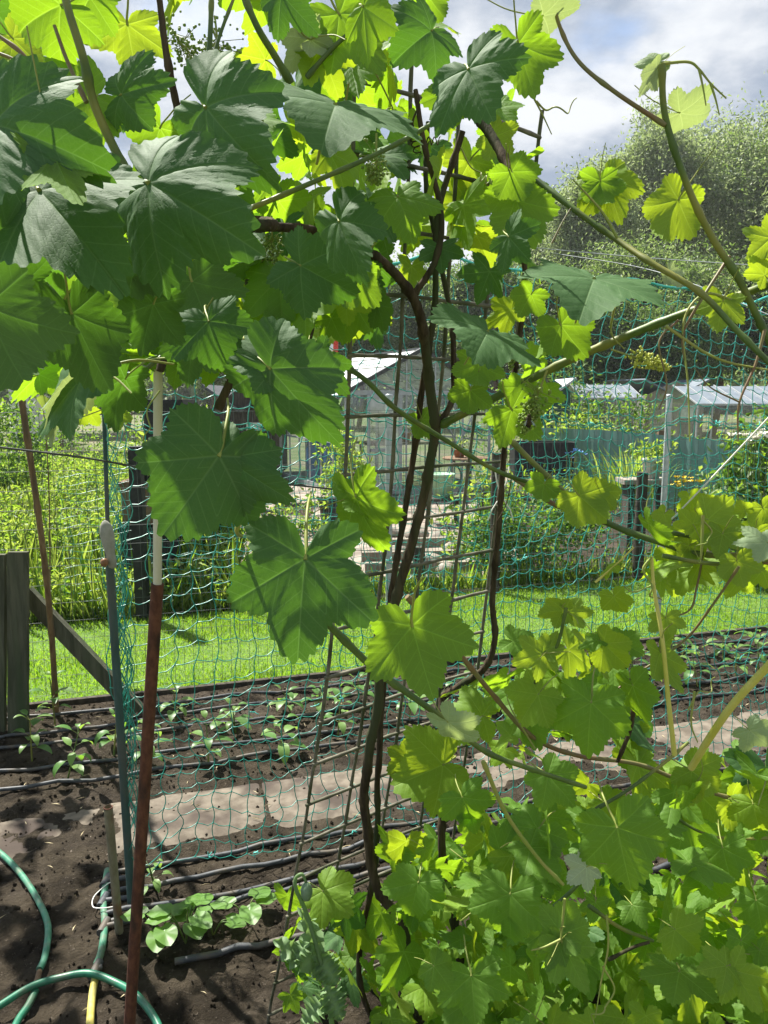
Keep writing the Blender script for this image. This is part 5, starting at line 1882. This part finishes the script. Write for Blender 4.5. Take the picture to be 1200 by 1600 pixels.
# black bins left
def crate(name, c, s_, mat, label, cat='crate', lip=True):
    o = empty(name, np.array(c) - [0, 0, s_[2] / 2], label, cat)
    mb = MB()
    x, y, z = s_
    tk = .025
    for sx in (-1, 1):
        box(mb, np.array(c) + [sx * (x / 2 - tk / 2), 0, 0], (tk, y, z))
        box(mb, np.array(c) + [0, sx * (y / 2 - tk / 2), 0], (x - tk * 2, tk, z - .004))
    box(mb, np.array(c) + [0, 0, -z / 2 + .02], (x - tk * 2, y - tk * 2, .03))
    mb.obj('body', M[mat], o)
    if lip:
        mb = MB()
        for sx in (-1, 1):
            box(mb, np.array(c) + [sx * (x / 2 + .008), 0, z / 2 - .02], (.016, y + .03, .04))
            box(mb, np.array(c) + [0, sx * (y / 2 + .008), z / 2 - .02], (x, .016, .038))
        mb.obj('rim', M[mat], o)
    mb = MB()
    box(mb, np.array(c) + [0, 0, z / 2 - .06], (x - tk * 2.2, y - tk * 2.2, .02))
    mb.obj('fill', M['soil'], o)
    return o


c0 = G(222, 955)
cy = c0[1] + .45
cx = (228 - 600) / FPX * cy
zt = lambda py: zat(py, cy)
crate('crate', (cx + .02, cy, .30), (.36, .42, .60), 'blackpl', 'lowest black crate of the stack at the far lawn edge')
crate('crate', (cx + .02, cy + .02, .78), (.34, .40, .34), 'brownwood', 'brown timber planter stacked on the black crate, with plants in it')
crate('crate', (cx + .03, cy + .6, zt(645) - .12), (.32, .4, .44), 'blackpl', 'topmost black crate behind the planter, high on its stand')
mb = MB()
for sx in (-.13, .13):
    for sy in (.42, .78):
        bar(mb, (cx + .03 + sx, cy + sy, -.05), (cx + .03 + sx, cy + sy, zt(645) - .34), .04)
tag(mb.obj('stand', M['darkwood']), 'dark wooden stand under the topmost black crate', 'stand')
leafy_pot('potted_plant', np.array([cx, cy, .88]), .12, .14, 'blackpl', 'weedc', 'black pot with a small plant set in the brown timber planter', .22, 90, .12)

# black planter box and shade cloth
def long_planter(px0, px1, dist, top, bot, label):
    a, b = D(px0, dist), D(px1, dist)
    z1, z0 = zat(top, dist), max(.0, zat(bot, dist))
    c = (a + b) / 2 + [0, 0, (z0 + z1) / 2]
    crate('planter_box', c, (b[0] - a[0], .5, z1 - z0), 'blackpl', label, 'planter')


long_planter(800, 892, 12.2, 690, 745, 'long black planter box before the left end of the shade cloth')
A, B = D(842, 13.0), D(1190, 10.3)
nn_ = 60
top = np.interp(np.linspace(842, 1190, nn_ + 1), [842, 960, 1040, 1080, 1120, 1160, 1190], [668, 672, 678, 684, 686, 694, 715])
mb = MB()
V = []
for i in range(nn_ + 1):
    f = i / nn_
    p = A + (B - A) * f
    zt_ = zat(top[i], p[1])
    for j in range(9):
        g = j / 8
        off = .03 * math.sin(i * .7 + g * 3) * g * (1 - g) * 3 + .015 * math.sin(i * 1.9)
        V.append([p[0] + off * .3, p[1] + off, -.03 + (zt_ + .03) * g])
ii = np.arange((nn_ + 1) * 9).reshape(nn_ + 1, 9)
mb.add(V, np.stack([ii[:-1, :-1], ii[1:, :-1], ii[1:, 1:], ii[:-1, 1:]], -1).reshape(-1, 4))
tag(mb.obj('shade_cloth', M['cloth']), 'blue green shade cloth stretched as a low windbreak across the garden', 'shade cloth')
# stone bench with pot
bb = D(1010, 7.6)
bz = zat(748, 7.6)
sb = empty('stone_bench', bb, 'pale worn plank bench under the grey pot plant', 'bench')
mb = MB()
box(mb, bb + [-.02, 0, bz - .02], (.46, .3, .045))
mb.obj('top', M['stone'], sb)
for sx in (-1, 1):
    mb = MB()
    box(mb, bb + [sx * .16, 0, (bz - .05) / 2], (.06, .22, bz - .05))
    mb.obj('leg', M['darkwood'], sb)
leafy_pot('potted_plant', bb + [.06, 0, bz + .004], .10, .20, 'zinc', 'weeda', 'grey zinc pot with small round leaved plant on the plank bench', .14, 240, .09)


def flowers(name, c, rad, n, size, mat, label, cat='flowers'):
    o = empty(name, np.array([c[0], c[1], 0]), label, cat)
    mb, ms = MB(), MB()
    for k in range(n):
        p = np.array(c) + R.normal(0, 1, 3) * rad
        for q in range(6):
            a = q * 1.047
            leaflets(mb, [p], size, size * .5, .2, (0,), .2, np.array([[math.cos(a) * .8, math.sin(a) * .4 - .3, .35]]))
        tube(ms, [[p[0], p[1] + .02, max(0, p[2] - .35)], p], .004, 4)
    mb.obj('blossom', M[mat], o)
    ms.obj('stems', M['cane'], o)


flowers('lily_clump', D(1070, 6.9) + [0, 0, zat(752, 6.9)], np.array([.075, .05, .03]), 14, .045, 'petal', 'clump of yellow flowers beyond the lawn beside the grey steel post')
flowers('white_flowers', D(1182, 6.2) + [0, 0, zat(682, 6.2)], np.array([.09, .06, .03]), 12, .07, 'wpetal', 'spray of large creamy white flowers at the right edge')
flowers('blue_flowers', D(898, 8.2) + [0, 0, zat(708, 8.2)], np.array([.04, .04, .03]), 8, .035, 'bpetal', 'small pale blue flowers before the shade cloth')

# ------------------------------------------------------------------ sheds, glasshouses and plots further off
def shed(name, px0, px1, dist, eave_py, ridge_py, dep, wallm, roofm, label, cat='shed', base=0.0, door=True, yaw=0.0, wins=1):
    x0, x1 = (px0 - 600) / FPX * dist, (px1 - 600) / FPX * dist
    ze, zr = zat(eave_py, dist), zat(ridge_py, dist)
    W = x1 - x0
    cx_ = (x0 + x1) / 2
    cs, sn = math.cos(yaw), math.sin(yaw)

    def q(x, y, z):
        return np.array([cx_ + x * cs - y * sn, dist + x * sn + y * cs, z])
    o = empty(name, q(0, dep / 2, 0), label, cat)
    mb = MB()
    h = W / 2
    V = [q(-h, 0, base), q(h, 0, base), q(h, 0, ze), q(0, 0, zr), q(-h, 0, ze), q(-h, dep, base), q(h, dep, base), q(h, dep, ze), q(0, dep, zr), q(-h, dep, ze)]
    mb.add(V, [[0, 1, 2, 4], [5, 9, 7, 6], [0, 4, 9, 5], [1, 6, 7, 2]], 0, False)
    mb.add([V[2], V[3], V[4], V[7], V[8], V[9]], [[0, 1, 2], [3, 5, 4]], 0, False)
    mb.obj('wall', M[wallm], o)
    mb = MB()
    ov = .12
    for sx in (-1, 1):
        bar(mb, q(sx * (h + ov) / 2, -ov, (ze + zr) / 2 - ov * .2 + .03), q(sx * (h + ov) / 2, dep + ov, (ze + zr) / 2 - ov * .2 + .03), math.hypot(h + ov, zr - ze + .04), .05, up=(-sx * (zr - ze), 0, h) if True else (0, 0, 1))
    mb.obj('roof', M[roofm], o)
    if door:
        mb = MB()
        box(mb, (0, 0, 0), (min(.8, W * .35), .03, ze * .86), 0, Matrix(((cs, -sn, 0, q(-W * .18, -.016, 0)[0]), (sn, cs, 0, q(-W * .18, -.016, 0)[1]), (0, 0, 1, ze * .43), (0, 0, 0, 1))))
        mb.obj('door', M[wallm], o)
    if wins:
        mb = MB()
        box(mb, (0, 0, 0), (min(.6, W * .25), .03, .45), 0, Matrix(((cs, -sn, 0, q(W * .22, -.016, 0)[0]), (sn, cs, 0, q(W * .22, -.016, 0)[1]), (0, 0, 1, ze * .65), (0, 0, 0, 1))))
        mb.obj('window', M['milk'], o)
    return o


shed('green_shed', 838, 888, 19, 612, 594, 2.0, 'gshed', 'roofgrey', 'small dark green shed with a pale roof edge beyond the shade cloth', wins=0)
shed('dark_shed', 330, 425, 15, 640, 606, 2.4, 'darkwood', 'slate', 'low dark shed with a slatted slate roof left of the greenhouse')
shed('grey_shed', 1000, 1100, 27, 618, 594, 3, 'greywood', 'blueroof', 'grey shed with wide pale roof behind the right steel post', yaw=.2)
shed('white_shed', 20, 62, 26, 604, 585, 2.5, 'white', 'slate', 'small white shed far off among the weeds at the left', wins=0)


def coldframe(px0, px1, dist, eave_py, ridge_py, dep, label, nb=8):
    x0, x1 = (px0 - 600) / FPX * dist, (px1 - 600) / FPX * dist
    ze, zr = zat(eave_py, dist), zat(ridge_py, dist)
    o = empty('glasshouse', ((x0 + x1) / 2, dist + dep / 2, 0), label, 'greenhouse')
    mb = MB()
    ym = dist + dep / 2
    mb.add([(x0, dist, ze), (x1, dist, ze), (x1, ym, zr), (x0, ym, zr), (x1, dist + dep, ze), (x0, dist + dep, ze)], [[0, 1, 2, 3], [3, 2, 4, 5]], 0, False)
    mb.obj('roof', M['blueroof'], o)
    mb = MB()
    mb.add([(x0, dist, 0), (x1, dist, 0), (x1, dist, ze), (x0, dist, ze)], [[0, 1, 2, 3]], 0, False)
    mb.add([(x0, dist, 0), (x0, dist + dep, 0), (x0, dist + dep, ze), (x0, dist, ze)], [[0, 1, 2, 3]], 0, False)
    mb.add([(x0, dist, ze), (x0, dist + dep, ze), (x0, ym, zr)], [[0, 1, 2]], 0, False)
    mb.obj('glazing', M['glass'], o)
    mb = MB()
    for i in range(nb + 1):
        x = x0 + (x1 - x0) * i / nb
        bar(mb, (x, dist - .03, 0), (x, dist - .03, ze), .03)
        bar(mb, (x, dist - .03, ze), (x, ym, zr + .02), .03)
    bar(mb, (x0, dist - .035, ze), (x1, dist - .035, ze), .04)
    mb.obj('frame', M['alu'], o)


coldframe(1085, 1290, 17, 632, 602, 3, 'long low glasshouse with pale blue grey roof at the right edge', 9)
coldframe(905, 1000, 24, 622, 600, 3, 'white framed glasshouse with slanting bars behind the yellow bushes', 7)

# flag
fb = D(506, 24)
fg = empty('flag', fb, 'small red white and blue flag hanging on a pole behind the greenhouse roof', 'flag')
zt_, zb_ = zat(528, 24), zat(560, 24)
mb = MB()
tube(mb, [fb - [0, 0, .1], fb + [0, 0, zt_ + .15]], .02, 8)
mb.obj('pole', M['white'], fg)
mb = MB()
K = 14
fw_ = .44
for s_ in range(3):
    V = []
    for i in range(K + 1):
        for j in (0, 1):
            f = i / K
            # a limp flag: the stripes hang side by side
            V.append([fb[0] + .03 + fw_ * (2 - s_ + j) / 3, fb[1] + .05 * math.sin(f * 7 + s_) + .03 * j, zt_ - (zt_ - zb_) * f - .06 * (s_ == 0)])
    ii = np.arange((K + 1) * 2).reshape(K + 1, 2)
    mb.add(V, np.stack([ii[:-1, 0], ii[:-1, 1], ii[1:, 1], ii[1:, 0]], -1), s_)
mb.obj('cloth', [M['flagr'], M['flagw'], M['flagb']], fg)

# plots of vegetables between the cloth and the trees
gv = 'bushes in the plots beyond the shade cloth'
for k, (px, d_, w_, h_, mats, lb) in enumerate((
        (905, 13, .7, .75, ('weeda', 'weedb'), 'light green bush just right of the green shed'), (960, 15, .7, .6, ('weedb', 'weeda'), 'yellow green bush above the middle of the shade cloth'),
        (1010, 14, .8, .55, ('weedb', 'weeda'), 'pale yellow bush behind the leaning brown posts'), (1080, 13, .9, .5, ('weeda', 'weedb', 'weedc'), 'bushy green plot right of the grey steel post'),
        (1150, 12, .9, .62, ('weeda', 'weedb'), 'green bean row before the long low glasshouse'), (1215, 12, .7, .7, ('weedc', 'weeda'), 'green bush at the right edge before the glasshouse'),
        (40, 19, 1.6, .8, ('weeda', 'shrub'), 'wide green bush far left beyond the weeds'), (170, 18, 1.6, .85, ('shrub', 'weeda', 'weedc'), 'dark bush beyond the weeds behind the teal post'), (270, 16, 1.0, .8, ('weedc', 'weeda'), 'bush beyond the black crates, left of the low dark shed'),
        (940, 21, 1.4, 1.0, ('shrub', 'weeda'), 'dark round bush behind the green shed'), (870, 25, 1.8, 1.5, ('shrub', 'treem'), 'mid green shrub behind the green shed roof'),
        (790, 18, .8, 1.0, ('shrub', 'weeda'), 'green bush right of the greenhouse gable'), (1000, 32, 2.6, 1.6, ('shrub', 'treem'), 'wide green bush behind the grey shed'))):
    bushy('bush', D(px, d_) + [0, 0, h_ * .75], (w_, .6, h_), 900 if d_ < 20 else 1600, .10 if d_ < 20 else .16, mats, lb, 'bush', 26, .5, gv)

# ------------------------------------------------------------------ trees
def tree(px, dist, top_py, halfw_px, low_py, mats, label, n=9000, size=.22, clumps=60, seed=0, up=.5, wd=.4, droop=.0):
    b = D(px, dist)
    zt_ = zat(top_py, dist)
    zl = max(.4, zat(low_py, dist))
    wv = halfw_px / FPX * dist
    c = b + [0, 0, (zt_ + zl) / 2]
    rad = np.array([wv, wv * .8, (zt_ - zl) / 2])
    o = empty('tree', b, label, 'tree', 'trees behind the allotment')
    mb = MB()
    tr_ = max(.08, wv * .06)
    S = spline([b - [0, 0, .2], b + [.1 * wv, 0, zl * .8], b + [-.05 * wv, 0, (zl + zt_) * .45], b + [.05 * wv, 0, zt_ * .9]], 6)
    tube(mb, S, np.linspace(tr_, tr_ * .25, len(S)), 8)
    # crown: clumps of leaves on limbs, uneven outline, gaps between the clumps
    dirs = rand_dirs(clumps)
    rr = R.uniform(.45, 1.0, clumps) ** .6
    sub = c + dirs * rr[:, None] * rad
    for i in range(0, clumps, 4):
        s0 = S[int(len(S) * R.uniform(.4, .95))]
        tube(mb, spline([s0, s0 * .45 + sub[i] * .55 + [0, 0, -.04 * rad[2]], sub[i]], 4), np.linspace(tr_ * .35, tr_ * .06, 9), 5)
    mb.obj('trunk', M['brownwood'], o)
    n, size = int(n * 2.6), size * .72
    k = R.integers(0, clumps, n)
    cs = (R.uniform(.11, .24, clumps))[k][:, None]
    p = sub[k] + R.normal(0, 1, (n, 3)) * rad.mean() * cs * np.array([1, 1, .85])
    m2 = n // 4                             # leaves deep inside the crown close it
    p[:m2] = c + rand_dirs(m2) * (R.uniform(0, .82, m2) ** .5)[:, None] * rad * .9
    if droop:
        p[:, 2] -= droop * np.abs(R.normal(0, 1, n))
    p[:, 2] = np.maximum(p[:, 2], .05)
    mb = MB()
    leaflets(mb, p, size, size * wd, up, tuple(range(len(mats))))
    mb.obj('crown', [M[m_] for m_ in mats], o)


W_ = ('treea', 'treea', 'treeb')
Dk = ('treed', 'treem')
for e in (
        (1000, 46, 172, 75, 430, W_, 'tall grey green willow rising highest in the middle of the right trees', 15000, .34),
        (905, 40, 245, 62, 480, W_, 'smaller grey willow at the left of the right trees, against the clouds', 9000, .30),
        (1085, 52, 205, 110, 470, W_, 'broad grey green willow between the tallest trees on the right', 16000, .38),
        (1190, 44, 166, 95, 460, ('treea', 'treem', 'treeb'), 'tall darker tree reaching the right edge of the sky', 15000, .34),
        (1270, 40, 200, 100, 480, W_, 'willow just past the right edge of the frame', 8000, .34),
        (860, 44, 330, 60, 520, W_, 'low rounded willow left of the smaller grey one', 9000, .30),
        (985, 36, 380, 90, 575, ('treea', 'treem'), 'dense lower tree in front of the tall willows', 12000, .28),
        (1110, 33, 400, 100, 590, ('treem', 'treea', 'treed'), 'dark bushy tree before the willows, above the long glasshouse', 12000, .28),
        (1215, 32, 385, 80, 590, ('treem', 'treed'), 'dark bushy tree at the right edge above the glasshouse', 9000, .28),
        (870, 33, 430, 75, 600, Dk, 'dark shaded tree behind the green shed', 10000, .26),
        (765, 38, 395, 80, 590, ('treem', 'treea', 'treed'), 'mid green tree behind the greenhouse ridge', 12000, .28),
        (660, 42, 415, 80, 590, ('treem', 'treed'), 'green tree directly behind the greenhouse', 10000, .30),
        (560, 40, 400, 70, 590, ('treem', 'treea'), 'green tree behind the flag', 9000, .30),
        (460, 44, 330, 80, 600, ('treem', 'treea', 'treed'), 'tree showing in gaps of the canopy left of the flag', 9000, .30),
        (330, 40, 370, 90, 600, ('treem', 'treea'), 'leafy tree behind the low dark shed', 9000, .30),
        (200, 38, 300, 80, 600, ('treem', 'treed'), 'tree behind the dark leaves on the left', 9000, .28),
        (60, 36, 170, 75, 590, ('treea', 'treem', 'treeb'), 'tall light green tree near the left edge, top against the sky', 12000, .28),
        (-45, 28, 300, 90, 610, Dk, 'dark dense tree at the left edge', 10000, .22),
        (95, 24, 420, 60, 620, Dk, 'dark leafy tree behind the bamboo cane', 9000, .18),
        (930, 30, 470, 60, 600, Dk, 'small dark tree above the white framed glasshouse', 8000, .22),
        (1040, 30, 480, 70, 600, Dk, 'small dark tree above the grey shed', 8000, .22)):
    tree(*e)
bushy('bush', D(15, 11) + [0, 0, .8], (.55, .5, .85), 1800, .09, ('weedc', 'shrub', 'weeda'), 'round dark green bush at the left edge beyond the weeds', 'bush', 26)
# a yellow-leaved climber on the far left
bushy('shrub', P(72, 540, 4.6) * [1, 1, 1], (.13, .1, .22), 70, .11, ('weedb', 'weeda'), 'small sunlit climber beside the bamboo cane', 'climber', 10, .8, None, 1)
# dry heap at the left
mb = MB()
b = D(30, 8.6)
ax = rand_dirs(1200)
ax[:, 2] *= .4
p = b + R.normal(0, 1, (1200, 3)) * np.array([.8, .4, .09]) + [0, 0, .12]
p[:, 2] = np.abs(p[:, 2])
leaflets(mb, p, .25, .012, .6, (0, 1), .1, ax)
tag(mb.obj('dry_heap', [M['straw'], M['brownwood']]), 'heap of dry stalks among the weeds at the left edge', 'heap')
# far wood behind everything
mb = MB()
n = 26000
xx = R.uniform(-75, 75, n)
yy = 78 + R.normal(0, 3, n)
hh = 7.0 + 2.5 * np.sin(xx * .12) + 1.5 * np.sin(xx * .31 + 1)
p = np.stack([xx, yy, R.uniform(0, 1, n) ** .8 * hh], 1)
leaflets(mb, p, 1.2, .7, .5, (0, 1))
tag(mb.obj('woods', [M['treem'], M['treea']]), None, None, None, 'stuff')

# slight summer haze over the allotments
mb = MB()
box(mb, (0, 60, 14), (260, 190, 32))
m, t, ns, ln = nt('haze')
pv = N(t, 'ShaderNodeVolumePrincipled')
pv.inputs['Color'].default_value = (.93, .96, 1, 1)
pv.inputs['Density'].default_value = .0006
pv.inputs['Anisotropy'].default_value = .3
oo = N(t, 'ShaderNodeOutputMaterial')
ln.new(pv.outputs[0], oo.inputs['Volume'])
tag(mb.obj('haze', m), None, None, None, 'stuff')
